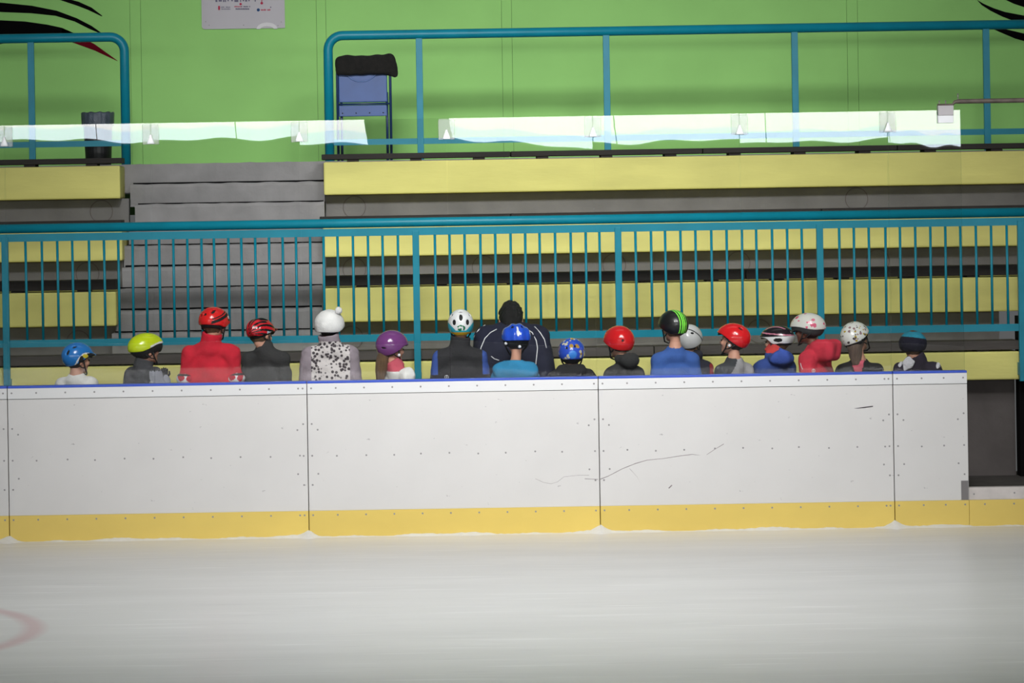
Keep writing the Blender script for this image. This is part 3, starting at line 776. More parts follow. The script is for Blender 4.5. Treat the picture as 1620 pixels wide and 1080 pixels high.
def person(label, hx, top, bx, shy, W, Yd, yaw=0, hyaw=0, pitch=0, roll=0, hs=0.95, headdrop=0.127, skin=SKIN,
           jm=None, jpaint=None, t=0.022, hood=None, collar=None, arms=None, hair='short', hairm=HAIRD, hel=None, hat=None,
           vtilt=0.0, lean=0.0, puff=0.0, gloves=True, seed=1, wrinkle=0.012, adult=False, boxhood=False, drop=0.104):
    X, Zs = P(bx, shy, Yd)
    hX, hZ = P(hx, top, Yd)
    root = empty('person', (X, Yd, FLZ), label, 'person', 'people behind the boards', math.radians(-yaw))
    S = Zs - FLZ
    cy, sy = math.cos(math.radians(yaw)), math.sin(math.radians(yaw))
    hip = S * 0.53
    fwd = lean * (S - hip)
    dx = hX - X
    c = np.array((cy * dx, sy * dx + 0.012 + fwd, hZ - FLZ - headdrop), np.float32)
    if adult: c[1] += 0.035
    R = rotm(hyaw - yaw, pitch, roll)
    if vtilt: R = np.array(Matrix.Rotation(math.radians(vtilt), 3, 'Y'), np.float32) @ R
    sc = S / 0.95 if not adult else 1.35
    ua, fa = 0.185 * sc, 0.16 * sc
    if adult: ua, fa = 0.28, 0.25
    A = []
    dr = drop if not adult else 0.135
    for s in (-1, 1):
        sh = (s * W, 0.0, S - dr); el = (s * (W + 0.038), -0.02, S - dr - ua); wr = (s * (W + 0.015), 0.09, S - dr - 0.015 - ua - fa * 0.80)
        if arms and s in arms: el, wr = arms[s]
        A.append((sh, el, wr))
    ra, rb, rc = (0.040, 0.032, 0.024) if not adult else (0.058, 0.048, 0.034)
    D = 0.078 if not adult else 0.115
    def shear(G):
        if lean == 0: return G
        H_ = G.copy(); H_[..., 1] -= lean * np.maximum(H_[..., 2] - hip, 0); return H_
    def torso(G, e):
        d = ell(G, (0, 0, S - 0.245 * sc), (W + 0.008 + e, D + e, 0.155 * sc + e))
        d = smin(d, ell(G, (0, 0.008, S - 0.33 * sc), (W * 0.92 + e, D + e, 0.16 * sc + e)), 0.05)
        d = smin(d, ell(G, (0, 0, hip), (W * 0.95 + e, D + 0.006 + e, 0.10 * sc + e)), 0.05)
        for s in (-1, 1):
            d = smin(d, cone(G, (0, 0, S - 0.052 - 0.3 * e), (s * W, 0, S - dr), 0.050 + e * 0.8, ra + e * 0.9), 0.03)
        d = smin(d, cone(G, (0, -0.005, S - 0.06), (0, 0.0, S + 0.008), 0.060 + e * 0.5, 0.044 + e * 0.4), 0.04)
        return d
    def armf(G, e):
        d = None
        for sh, el, wr in A:
            q = np.minimum(cone(G, sh, el, ra + e, rb + e), cone(G, el, wr, rb + e, rc + e))
            d = q if d is None else np.minimum(d, q)
        return d
    def legs(G, e):
        d = None
        for s in (-1, 1):
            hp = (s * W * 0.5, 0, hip - 0.02); kn = (s * W * 0.55, 0.025, hip * 0.54); an = (s * W * 0.55, -0.01, 0.12)
            q = np.minimum(cone(G, hp, kn, 0.066 * sc + e, 0.046 * sc + e), cone(G, kn, an, 0.046 * sc + e, 0.030 * sc + e))
            d = q if d is None else np.minimum(d, q)
        return d
    def headf(G):
        q = (G - c) @ R / hs
        d = ell(q, (0, -0.006, 0.022), (0.074, 0.092, 0.096))
        d = smin(d, ell(q, (0, 0.024, -0.050), (0.054, 0.060, 0.058)), 0.035)
        d = smin(d, ell(q, (0, 0.068, -0.092), (0.022, 0.018, 0.018)), 0.025)
        d = smin(d, cone(q, (0, 0.086, 0.0), (0, 0.099, -0.026), 0.007, 0.0115), 0.014)
        d = smin(d, ell(q, (0, 0.080, -0.060), (0.020, 0.010, 0.008)), 0.012)
        for s in (-1, 1):
            d = smin(d, ell(q, (s * 0.034, 0.074, -0.028), (0.020, 0.016, 0.016)), 0.02)
            d = np.minimum(d, ell(q, (s * 0.075, -0.006, -0.020), (0.012, 0.020, 0.029)))
        return d * hs
    nb = c + R @ np.array((0, -0.022, -0.075), np.float32) * hs
    def body(G):
        Gs = shear(G)
        d = torso(Gs, 0)
        d = smin(d, armf(Gs, 0), 0.02); d = smin(d, legs(G, 0), 0.03)
        d = smin(d, cone(G, (0, -0.004 + fwd, S - 0.03), tuple(nb), 0.041 if not adult else 0.06, 0.038 if not adult else 0.056), 0.02)
        return smin(d, headf(G), 0.018)
    zt = c[2] + 0.16
    ext = W + 0.20 + (0.14 if adult else 0)
    def paint_body(p):
        q = (p - c) @ R / hs
        return ((q[:, 1] > 0.074) & (np.abs(q[:, 2] + 0.060) < 0.010) & (np.abs(q[:, 0]) < 0.022)).astype(int)
    b = solid('body', body, (-ext, -0.30, 0.06), (ext, 0.36 + fwd, zt), 0.0095 if not adult else 0.011, [skin, LIP], root, paint_body)
    for s in (-1, 1):
        e_ = c + R @ (np.array((s * 0.031, 0.083, -0.004), np.float32) * hs)
        eo = solid('eye', lambda G: ell(G, (0, 0, 0), (0.010, 0.007, 0.007)), (-.014,) * 3, (.014,) * 3, 0.0035, EYEM, root) if s == -1 else link('eye', eo.data, root)
        eo.location = tuple(e_)
    # trousers and skates
    def trf(G): return np.maximum(smin(legs(G, 0.014), ell(G, (0, 0, hip), (W * 0.97 + 0.012, D + 0.018, 0.10 * sc)), 0.03), G[..., 2] - hip - 0.06)
    solid('trousers', trf, (-ext, -0.2, 0.06), (ext, 0.2, hip + 0.10), 0.013, TROUS, root)
    for s in (-1, 1):
        k_ = link('skate', skate_me, root); k_.location = (s * W * 0.55, -0.01, 0); k_.scale = (1, 1, 1) if not adult else (1.25, 1.35, 1)
        link('blade', blade_me, k_)
        if gloves:
            g_ = link('glove', glove_me, root); wr = A[0 if s < 0 else 1][2]; el = A[0 if s < 0 else 1][1]
            v = Vector(wr) - Vector(el)
            g_.rotation_euler = (-v).to_track_quat('Z', 'Y').to_euler()
            g_.location = (wr[0], wr[1] + lean * max(wr[2] - hip, 0), wr[2]); gs = 0.8 if not adult else 1.15; g_.scale = (s * gs, gs, gs)
    # upper garment
    hem = hip - 0.04
    jf_parts = dict(S=S, W=W, c=c, R=R, A=A, ra=ra)
    def jacket(G):
        Gs = shear(G)
        d = smin(torso(Gs, t), armf(Gs, t + puff), 0.03)
        d = d + wrinkle * sines(G, 38, seed) + 0.4 * wrinkle * sines(G, 90, seed + 50)
        hemd = np.maximum(hem - Gs[..., 2], 0)
        q = np.sqrt(Gs[..., 0] ** 2 + (Gs[..., 1] - 0.0) ** 2)
        neck = np.maximum(q - 0.058 * (1.25 if adult else 1), S + 0.004 - Gs[..., 2] + 0.25 * Gs[..., 1])
        if not adult: d = np.maximum(d, -neck)
        d = np.maximum(d, np.where(np.abs(Gs[..., 0]) < W + 0.03, hem - Gs[..., 2], -1))
        if collar:
            r_, h_, th = collar
            axis0 = np.array((0, fwd, S - 0.02), np.float32)
            ax_ = nb + np.array((0, 0, 0.0), np.float32) - axis0; ln = float(np.linalg.norm(ax_)); ax_ = ax_ / ln
            rel = G - axis0; hh = rel @ ax_
            rr = np.sqrt(np.maximum(((rel - hh[..., None] * ax_) ** 2).sum(-1), 0))
            cd = np.maximum(np.abs(rr - r_) - th, np.abs(hh - h_ / 2) - h_ / 2 - 0.01)
            d = smin(d, cd + 0.25 * wrinkle * sines(G, 60, seed + 9), 0.012)
        if hood:
            hx_, hy_, hz_, r1, r2, r3 = hood
            hd = ell(Gs, (hx_, hy_, S + hz_), (r1, r2, r3))
            if boxhood: hd = rbox(Gs, (hx_, hy_, S + hz_), (r1, r2, r3), 0.046)
            hd = smin(hd, cone(Gs, (-r1 * 0.7, hy_ * 0.3, S + hz_ * 0.6 + 0.012), (r1 * 0.7, hy_ * 0.3, S + hz_ * 0.6 + 0.012), 0.034, 0.034), 0.04)
            hd = np.maximum(hd, -ell(Gs, (hx_ * 0.7, hy_ * 0.75, S + hz_ + r3 * 0.75), (r1 * 0.62, r2 * 0.55, r3 * 0.55)))
            hd = hd + 0.009 * sines(G, 50, seed + 5)
            d = smin(d, hd, 0.02)
        return d
    jo = solid('jacket', jacket, (-ext, -0.34, hem - 0.30), (ext, 0.36 + fwd, S + 0.20), 0.0095 if not adult else 0.011, jm, root,
               (lambda p: jpaint(p, jf_parts)) if jpaint else None)
    # hair
    if hair:
        def hairf(G):
            q = (G - c) @ R / hs
            d = ell(q, (0, -0.012, 0.022), (0.084, 0.101, 0.110))
            zl = (-0.112 if not adult else -0.165) + 0.150 * sstep(-0.035, 0.045, q[..., 1])
            d = np.maximum(d, (zl - q[..., 2]) * 0.8)
            amp = 0.004 if hair != 'spiky' else 0.014
            d = d * hs + amp * sines(G, 130 if hair != 'spiky' else 150, seed + 3)
            if adult:
                d = smin(d, cone(G, c + R @ np.array((0, -0.050, -0.02), np.float32), nb + np.array((0, -0.035, -0.05), np.float32), 0.074, 0.070) + amp * sines(G, 95, seed + 3), 0.03)
            if hair == 'pony':
                p0 = c + R @ np.array((0.0, -0.075, -0.055), np.float32); p1 = c + R @ np.array((0.01, -0.082, -0.115), np.float32); p2 = c + R @ np.array((0.02, -0.094, -0.27), np.float32)
                e_ = np.minimum(cone(G, p0, p1, 0.044, 0.050), cone(G, p1, p2, 0.050, 0.034)) + 0.007 * sines(G * np.array((1, 1, 0.25), np.float32), 170, 8)
                d = smin(d, e_, 0.02)
            if hair == 'long':
                p0 = c + R @ np.array((0, -0.06, -0.05), np.float32); p1 = c + R @ np.array((-0.02, -0.080, -0.17), np.float32)
                e_ = cone(G, p0, p1, 0.062, 0.040) + 0.007 * sines(G * np.array((1, 1, 0.25), np.float32), 150, 8)
                d = smin(d, e_, 0.02)
            return d
        solid('hair', hairf, tuple(c - np.array((0.22, 0.24, 0.28 if hair in ('pony', 'long') else 0.20))), tuple(c + np.array((0.22, 0.24, 0.16))), 0.0062, hairm, root)
    place = lambda o: (setattr(o, 'location', tuple(c)), setattr(o, 'rotation_euler', Matrix(R.tolist()).to_euler()))
    if hel:
        a, b_, cz, oz = hel['r']; low = hel['low']; th = 0.017
        def shell(q):
            d = ell(q, (0, hel.get('oy', -0.006), oz), (a, b_, cz))
            for k_ in hel.get('ridges', ()): pass
            if hel.get('flute'): d = d + 0.004 * np.cos(q[..., 0] * hel['flute'])
            d = np.maximum(d, low(q) - q[..., 2])
            if hel.get('peak'):
                py_, pz_ = hel['peak']
                d = smin(d, np.maximum(ell(q, (0, b_ * 0.72, pz_), (a * 0.78, py_, 0.016)), -1), 0.012)
            d = np.maximum(d, -ell(q, (0, hel.get('oy', -0.006), oz), (a - th, b_ - th, cz - th)))
            for (vc, vr) in hel.get('vents', ()): d = np.maximum(d, -ell(q, vc, vr))
            return d
        ho = solid('helmet', shell, (-a - .02, -b_ - .03, -0.12), (a + .02, b_ + .06, oz + cz + .02), 0.0045, hel['mats'], root, hel.get('paint'))
        place(ho)
        ll = hel.get('liner', 0.028)
        def liner(q):
            d = ell(q, (0, hel.get('oy', -0.006), oz), (a - 0.009, b_ - 0.009, cz - 0.009))
            d = np.maximum(d, low(q) - ll - q[..., 2] + 0.02 * np.exp(-((q[..., 1] - 0.06) / 0.05) ** 2))
            return np.maximum(d, -ell(q, (0, -0.004, 0.015), (0.070, 0.087, 0.088)))
        solid('helmet_liner', liner, (-a - .02, -b_ - .02, -0.15), (a + .02, b_ + .02, oz + cz), 0.007, hel.get('liner_mat', FOAM), ho)
        for bpos in hel.get('buttons', ()):
            bo = solid('strap_button', lambda q: ell(q, (0, 0, 0), (0.013, 0.013, 0.013)), (-.018,) * 3, (.018,) * 3, 0.004, WHITEPRINT, ho); bo.location = bpos
        for s in (-1, 1):
            V1, F1 = tube_data([(s * (a - 0.022), 0.018, -0.015), (s * 0.072, 0.032, -0.06), (s * 0.045, 0.062, -0.105), (0, 0.078, -0.117)], 0.006, 6)
            V2, F2 = tube_data([(s * (a - 0.024), -0.045, -0.03), (s * 0.074, 0.005, -0.062), (s * 0.07, 0.034, -0.066)], 0.005, 6, len(V1))
            link('strap', mesh(V1 + V2, F1 + F2, True), ho, STRAP)
    if hat:
        def hatf(q):
            d = ell(q, (0, -0.006, 0.022), hat['r'])
            zl = hat['zf'] + (hat['zb'] - hat['zf']) * sstep(0.08, -0.08, q[..., 1])
            d = np.maximum(d, zl - q[..., 2])
            return d + 0.002 * sines(q, 120, seed)
        ho = solid('hat', hatf, (-.13, -.15, -.1), (.13, .15, .17), 0.005, hat['mats'], root, hat.get('paint')); place(ho)
        if hat.get('pom'):
            solid('pompom', lambda q: ell(q, hat['pom'], (0.029,) * 3) + 0.004 * sines(q, 300, 4), tuple(np.array(hat['pom']) - .035), tuple(np.array(hat['pom']) + .035), 0.005, hat['mats'][0], ho)
    root.update_tag()
    return root, jo, (c, R, S)

def on_surface(root, jo, pts, Yd, lift=0.002):
    """photo measurements carried straight back on to a garment -> points in the person's own frame"""
    bpy.context.view_layer.update()
    mw = root.matrix_world.copy(); inv = mw.inverted()
    me = jo.data
    bvh = BVHTree.FromPolygons([v.co.copy() for v in me.vertices], [tuple(p.vertices) for p in me.polygons])
    out = []
    for (x, y) in pts:
        X, Z = P(x, y, Yd)
        o = inv @ Vector((X, -1.0, Z)); d = (inv.to_3x3() @ Vector((0, 1, 0))).normalized()
        h = bvh.ray_cast(o, d)
        if h[0] is not None: out.append(h[0] + h[1] * lift)
    return out
def emblem(root, jo, x, y, Yd, material, r=2.3):
    pts = on_surface(root, jo, [(x + r * math.cos(a), y + r * math.sin(a)) for a in [2 * math.pi * i / 12 for i in range(13)]], Yd)
    if len(pts) > 6: tube('emblem', pts, 0.0022, material, root, 5, local=True)
    pts = on_surface(root, jo, [(x, y - r), (x, y), (x, y + r)], Yd)
    if len(pts) == 3: tube('emblem_bar', pts, 0.0026, material, root, 5, local=True)

def spots(colors, n, seed, rmin, rmax, a=(0.105, 0.135, 0.12), oz=0.025):
    rg = np.random.RandomState(seed); d = rg.normal(size=(n, 3)); d /= np.linalg.norm(d, axis=1)[:, None]
    rad = rg.uniform(rmin, rmax, n); col = rg.randint(1, colors + 1, n); asp = rg.uniform(0.6, 1.6, n)
    def f(p):
        q = p.copy(); q[:, 2] -= oz; out = np.zeros(len(p), int)
        for i in range(n):
            ctr = d[i] * np.array(a); w = q - ctr
            m_ = np.sqrt(w[:, 0] ** 2 + w[:, 1] ** 2 + (w[:, 2] * asp[i]) ** 2) < rad[i]
            out[m_] = col[i]
        return out
    return f
def armmask(p, K, edge=0.012): return np.abs(p[:, 0]) > K['W'] + edge

# 1 -- blue helmet, white shirt
def pt(p):
    y, z, ax = p[:, 1], p[:, 2], np.abs(p[:, 0]); o = np.zeros(len(p), int); sd = ax > 0.035
    o[sd & (np.abs(np.hypot((y - 0.035) / 0.085, (z + 0.055) / 0.105) - 1) < 0.075)] = 1
    o[sd & (np.hypot((y - 0.072) / 0.042, (z - 0.042) / 0.014) < 1)] = 2
    o[sd & (np.hypot((y - 0.020) / 0.026, (z - 0.030) / 0.016) < 1)] = 3
    o[sd & (np.hypot((y + 0.012) / 0.020, (z + 0.008) / 0.040) < 1)] = 2
    return o
person('child in blue helmet with yellow patch and plain white shirt', 122, 543, 121, 591, 0.118, 0.60, 20, 62, -4, drop=0.086, jm=[cloth('white', (228, 226, 222))], t=0.016, seed=1, hairm=HAIRD,
       hel=dict(r=(0.102, 0.132, 0.110, 0.025), low=smooth_low(0.036, -0.060), peak=(0.05, 0.042), mats=[gloss('blue', (34, 124, 206)), gloss('white', (232, 232, 232)), FOAM, gloss('yellow', (226, 204, 50))], paint=pt,
                vents=[((0.03, -0.02, 0.13), (0.010, 0.04, 0.03)), ((-0.03, -0.02, 0.13), (0.010, 0.04, 0.03)), ((0.05, -0.11, 0.05), (0.012, 0.03, 0.022)), ((-0.05, -0.11, 0.05), (0.012, 0.03, 0.022)), ((0.06, -0.07, 0.1), (0.012, 0.03, 0.015))]))
# 2 -- lime helmet, grey vest
def pt(p):
    o = np.zeros(len(p), int); lw = smooth_low(0.048, 0.004)(p); o[(p[:, 2] - lw < 0.013) & (p[:, 1] > -0.01)] = 1; return o
r_, j_, k_ = person('child in lime yellow helmet, grey vest and black glove raised to chest', 230, 528.5, 226, 576, 0.112, 0.60, 35, 62, 4, drop=0.086, jm=[cloth('charcoal', (70, 70, 74)), cloth('marl', (150, 152, 162))], jpaint=lambda p, K: ((p[:, 0] > K['W'] + 0.005) & (p[:, 2] < K['S'] - 0.05)).astype(int), seed=2,
       collar=(0.066, 0.05, 0.010), arms={1: ((0.170, 0.06, 0.80), (0.110, 0.135, 0.93))},
       hel=dict(r=(0.104, 0.150, 0.108, 0.030), low=smooth_low(0.046, -0.002), liner=0.078, mats=[gloss('lime', (206, 226, 26)), gloss('white', (232, 232, 232)), FOAM], paint=pt, vents=[((0.055, 0.0, 0.122), (0.008, 0.035, 0.010)), ((-0.055, 0.0, 0.122), (0.008, 0.035, 0.010))]))
emblem(r_, j_, 241, 604, 0.60, WHITEPRINT)
# 3 -- red jacket
def pt(p):
    x, y, z = p[:, 0], p[:, 1], p[:, 2]; o = np.zeros(len(p), int)
    u = z - 0.040 - 0.55 * (y + 0.06)
    o[(x > 0.02) & (y > -0.125) & (y < 0.035) & (np.abs(u) < 0.013)] = 1
    o[(x > 0.02) & (y > -0.125) & (y < 0.02) & (np.abs(u - 0.026) < 0.005)] = 1
    o[(np.abs(x) > 0.03) & (y >= 0.02) & (y < 0.06) & (np.abs(z - 0.05) < 0.014)] = 1
    o[(np.abs(x) > 0.05) & (np.hypot(y - 0.035, z - 0.062) < 0.013)] = 2
    return o
r_, j_, k_ = person('child in red helmet and bright red zip-neck jacket with elbow pads', 338.5, 488, 333, 539, 0.164, 0.46, 4, 32, -8, jm=[cloth('red', (206, 26, 50))], seed=3, t=0.024, collar=(0.068, 0.075, 0.011), hairm=HAIRB,
       hel=dict(r=(0.116, 0.142, 0.112, 0.028), low=smooth_low(0.018, -0.012, -0.022), liner=0.024, mats=[gloss('red', (222, 34, 34)), FOAM, gloss('white', (232, 232, 232))], paint=pt,
                vents=[((0.0, -0.132, 0.066), (0.013, 0.03, 0.010)), ((-0.040, -0.125, 0.060), (0.013, 0.03, 0.010)), ((-0.085, -0.085, 0.045), (0.022, 0.03, 0.022)), ((0.05, -0.11, 0.085), (0.013, 0.03, 0.010)), ((0.05, -0.09, 0.10), (0.012, 0.02, 0.012)), ((-0.02, -0.08, 0.125), (0.010, 0.02, 0.02))]))
for s in (-1, 1):
    el = k_[2] - 0.085 - 0.185 * k_[2] / 0.95
    pd = solid('elbow_pad', lambda q: np.maximum(ell(q, (0, 0, 0), (0.072, 0.075, 0.055)), -ell(q, (0, 0.02, 0), (0.045, 0.05, 0.08))) + 0.003 * sines(q, 80, 3), (-.09, -.09, -.07), (.09, .09, .07), 0.006,
               [WHITEPRINT, cloth('padred', (190, 40, 60)), M_BLACK], r_, lambda p: np.where(np.abs(p[:, 2] - 0.03) < 0.008, 2, np.where(sines(p, 60, 6) > 0.05, 1, 0)))
    pd.location = (s * 0.200, -0.02, el + 0.035)
# 4 -- red and black bike helmet
def pt(p):
    ang = np.arctan2(p[:, 0], p[:, 2] + 0.02); o = np.zeros(len(p), int)
    o[(np.mod(ang * 3.2 + 0.5, 1.0) < 0.44) & (p[:, 1] < 0.10)] = 1
    o[(p[:, 2] < -0.012) & (p[:, 1] > -0.06)] = 1
    o[(np.abs(p[:, 2] - 0.005) < 0.010) & (np.abs(p[:, 1] - 0.0) < 0.028)] = 2
    return o
person('child in red and black striped helmet with dark grey jacket', 412, 504, 420, 548, 0.132, 0.86, 14, 42, -14, vtilt=-8, jm=[cloth('anthracite', (52, 51, 52))], seed=4, t=0.022, collar=(0.064, 0.045, 0.011), hairm=HAIRB,
       hel=dict(r=(0.098, 0.135, 0.105, 0.025), low=smooth_low(0.030, -0.030), liner=0.022, flute=110, peak=(0.04, 0.050), mats=[gloss('crimson', (206, 28, 40)), gloss('black', (22, 20, 22)), gloss('paleblue', (186, 196, 214))], paint=pt,
                vents=[((0.0, -0.03, 0.13), (0.008, 0.07, 0.02)), ((0.045, -0.03, 0.115), (0.008, 0.07, 0.02)), ((-0.045, -0.03, 0.115), (0.008, 0.07, 0.02)), ((0.07, -0.05, 0.085), (0.015, 0.05, 0.008)), ((-0.07, -0.05, 0.085), (0.015, 0.05, 0.008))]))
# 5 -- white beanie, flowered jacket
FLOW = cloth('flowers', (216, 208, 205))
nt, b_ = nodes_of(FLOW); tc = nt.nodes.new('ShaderNodeTexCoord'); vo = nt.nodes.new('ShaderNodeTexVoronoi'); vo.inputs['Scale'].default_value = 36
rmp = nt.nodes.new('ShaderNodeValToRGB'); rmp.color_ramp.elements[0].position = 0.36; rmp.color_ramp.elements[1].position = 0.50
rmp.color_ramp.elements[0].color = (0.055, 0.042, 0.05, 1); rmp.color_ramp.elements[1].color = (0.66, 0.61, 0.60, 1)
nt.links.new(tc.outputs['Object'], vo.inputs['Vector']); nt.links.new(vo.outputs['Distance'], rmp.inputs[0]); nt.links.new(rmp.outputs[0], b_.inputs['Base Color'])
def pj5(p, K):
    o = np.zeros(len(p), int)
    o[armmask(p, K, 0.0)] = 2; o[p[:, 2] > K['S'] + 0.010] = 2
    return o
person('child in white pompom beanie with flowered white jacket and lilac grey sleeves', 521, 490, 522, 541, 0.152, 0.60, 0, 20, -4, jm=[FLOW, cloth('flowerdark', (74, 64, 70)), cloth('lilacgrey', (150, 138, 146))], jpaint=pj5, seed=5, t=0.030, puff=0.006, collar=(0.070, 0.075, 0.013),
       skin=SKIND, hairm=HAIRK, hat=dict(r=(0.118, 0.132, 0.122), zf=0.018, zb=-0.042, mats=[cloth('knitwhite', (236, 234, 232), 0.6)], pom=(0.092, -0.045, 0.132)), headdrop=0.140)
# 6 -- purple helmet, ponytail
def pj6(p, K):
    return ((np.hypot(p[:, 0], p[:, 1] - 0.0) < 0.095) & (p[:, 2] > K['S'] - 0.045)).astype(int)
person('girl in purple helmet with brown ponytail, pink scarf and white jacket', 619, 525, 627, 578, 0.112, 0.60, 38, 66, -6, drop=0.086, jm=[cloth('whitefleece', (230, 228, 224)), cloth('pinkscarf', (196, 84, 100))], jpaint=pj6, seed=6, t=0.020, collar=(0.060, 0.060, 0.011), hair='pony', hairm=HAIRB,
       hel=dict(r=(0.110, 0.134, 0.120, 0.022), low=smooth_low(0.030, -0.072, -0.010), liner=0.014, buttons=[(0.082, 0.026, -0.052)], mats=[gloss('purple', (116, 62, 122), 0.16), gloss('white', (232, 232, 232))], paint=lambda p: ((np.hypot(p[:, 1] + 0.02, (p[:, 2] + 0.066) * 2.2) < 0.016)).astype(int), vents=[((0.06, -0.10, -0.005), (0.02, 0.02, 0.007)), ((-0.06, -0.10, -0.005), (0.02, 0.02, 0.007))]))
# 7 -- white, teal and yellow helmet
def pt(p):
    x, y, z = np.abs(p[:, 0]), p[:, 1], p[:, 2]; o = np.zeros(len(p), int)
    o[z < -0.026 + 1.1 * np.maximum(0, x - 0.042)] = 1
    o[z < -0.040 + 0.6 * np.maximum(0, x - 0.08)] = 2
    c_ = np.hypot(x / 0.034, (z + 0.008) / 0.024)
    o[(y < 0) & (c_ < 1) & (sines(p, 220, 3) > -0.12)] = 3
    return o
r_, j_, k_ = person('child in white, teal and yellow helmet with black vest and blue sleeves', 728.5, 491, 727, 545, 0.150, 0.55, 0, 0, 0, jm=[cloth('vestblack', (40, 39, 42)), cloth('sleeveblue', (56, 84, 158))], jpaint=lambda p, K: (np.abs(p[:, 0]) > K['W'] + 0.026).astype(int) * (p[:, 2] > K['S'] - 0.23), seed=7, t=0.026, collar=(0.066, 0.075, 0.012),
       hel=dict(r=(0.102, 0.130, 0.116, 0.022), low=smooth_low(0.030, -0.070), liner=0.012, mats=[gloss('white', (232, 232, 232)), gloss('tealblue', (52, 176, 196)), gloss('amber', (204, 160, 44)), gloss('crestgreen', (34, 118, 76))], paint=pt,
                vents=[((0.0, -0.112, 0.074), (0.014, 0.04, 0.026)), ((0.052, -0.105, 0.036), (0.013, 0.04, 0.022)), ((-0.052, -0.105, 0.036), (0.013, 0.04, 0.022)), ((0.0, -0.07, 0.122), (0.020, 0.012, 0.02)), ((0.068, -0.05, 0.09), (0.012, 0.02, 0.012)), ((-0.068, -0.05, 0.09), (0.012, 0.02, 0.012))]))
emblem(r_, j_, 706.5, 595.5, 0.55, WHITEPRINT, 2.8)
# 8 -- bent adult
r_, j_, k_ = person('adult with short black hair bending forward in navy jacket with white piping', 809.5, 479, 810, 508, 0.204, 0.78, 0, 0, -26, hs=1.12, headdrop=0.136, jm=[cloth('navy', (26, 28, 48), 0.3, 0.1), cloth('navyside', (32, 32, 44))], seed=8, t=0.028, puff=0.010, hair='spiky', hairm=HAIRK, lean=0.38, adult=True, wrinkle=0.008,
       arms={-1: ((-0.275, 0.02, 0.86), (-0.20, 0.22, 0.68)), 1: ((0.275, 0.02, 0.86), (0.20, 0.22, 0.68))})
for pp in ([(788, 511), (779, 511), (768, 515), (757, 523), (750, 534), (747.5, 544)], [(786, 521), (776, 526), (767, 535), (761, 549), (759.5, 556)],
           [(829, 510), (838, 511), (846, 517), (855, 527), (861, 537), (864, 550)], [(832, 520), (842, 526), (848, 538), (850, 550), (848, 566), (846, 580)], [(777, 563), (782, 567), (789, 569)]):
    q = on_surface(r_, j_, pp, 0.9)
    if len(q) > 1: tube('piping', q, 0.0042, WHITEPRINT, r_, 6, local=True)
# 9 -- turquoise hood, blue helmet
def pt(p):
    x, y, z = np.abs(p[:, 0]), p[:, 1], p[:, 2]; o = np.zeros(len(p), int)
    o[(x < 0.007) & (z > 0.03) & (z < 0.105)] = 1; o[(x < 0.013) & (np.abs(z - 0.055) < 0.014)] = 1
    o[(p[:, 0] > 0.06) & (np.hypot(y + 0.06, z - 0.05) < 0.020)] = 1
    return o
person('child in plain blue helmet and turquoise hooded fleece in front of bent adult', 816, 513, 815, 577, 0.132, 0.40, 0, -6, -4, jm=[cloth('turquoise', (44, 132, 176))], seed=9, t=0.022, hood=(0.0, -0.060, -0.045, 0.178, 0.080, 0.092), skin=SKIN,
       hel=dict(r=(0.116, 0.140, 0.108, 0.026), low=smooth_low(0.032, -0.004), liner=0.055, flute=100, buttons=[(0.012, -0.112, -0.052), (-0.088, -0.06, -0.022)], mats=[gloss('royal', (38, 82, 204)), gloss('white', (232, 232, 232))], paint=pt,
                vents=[((0.04, -0.09, 0.105), (0.013, 0.03, 0.012)), ((-0.04, -0.09, 0.105), (0.013, 0.03, 0.012))]))
# 10 -- blue helmet with pale pictures
sp10 = spots(2, 110, 4, 0.008, 0.017)
def pt(p):
    o = sp10(p); o[np.hypot(p[:, 0] - 0.012, p[:, 2] - 0.010) < 0.032] = 3; return o
person('child in blue helmet scattered with cream patches and black hooded jacket', 904, 536, 904, 582, 0.132, 0.55, 0, 4, 0, drop=0.086, jm=[cloth('black', (34, 33, 34))], seed=10, t=0.022, hood=(0.0, -0.055, -0.030, 0.110, 0.055, 0.045),
       hel=dict(r=(0.108, 0.132, 0.112, 0.024), low=smooth_low(0.030, -0.030), liner=0.044, mats=[gloss('cobalt', (46, 82, 196)), gloss('cream', (206, 200, 176)), gloss('gold', (176, 140, 62)), gloss('sky', (60, 134, 220))], paint=pt,
                vents=[((-0.035, -0.115, 0.060), (0.008, 0.03, 0.010)), ((0.03, -0.112, 0.070), (0.008, 0.03, 0.010)), ((0.0, -0.05, 0.13), (0.02, 0.015, 0.02))]))
# 11 -- red dome
person('child in round glossy red helmet and black jacket with hood', 979.5, 517.5, 987, 571, 0.108, 0.55, -28, -40, -8, jm=[cloth('blackgrey', (44, 44, 44))], seed=11, t=0.022, hood=(0.0, -0.090, 0.012, 0.088, 0.060, 0.066), hairm=HAIRD, hair='short',
       hel=dict(r=(0.114, 0.136, 0.122, 0.018), low=smooth_low(0.026, -0.068, -0.006), liner=0.012, mats=[gloss('poppy', (206, 30, 34), 0.16)], vents=[((0.060, -0.118, 0.010), (0.009, 0.03, 0.010)), ((-0.060, -0.118, 0.010), (0.009, 0.03, 0.010)), ((-0.04, 0.05, 0.12), (0.010, 0.012, 0.02)), ((-0.07, 0.04, 0.09), (0.012, 0.012, 0.012))]))
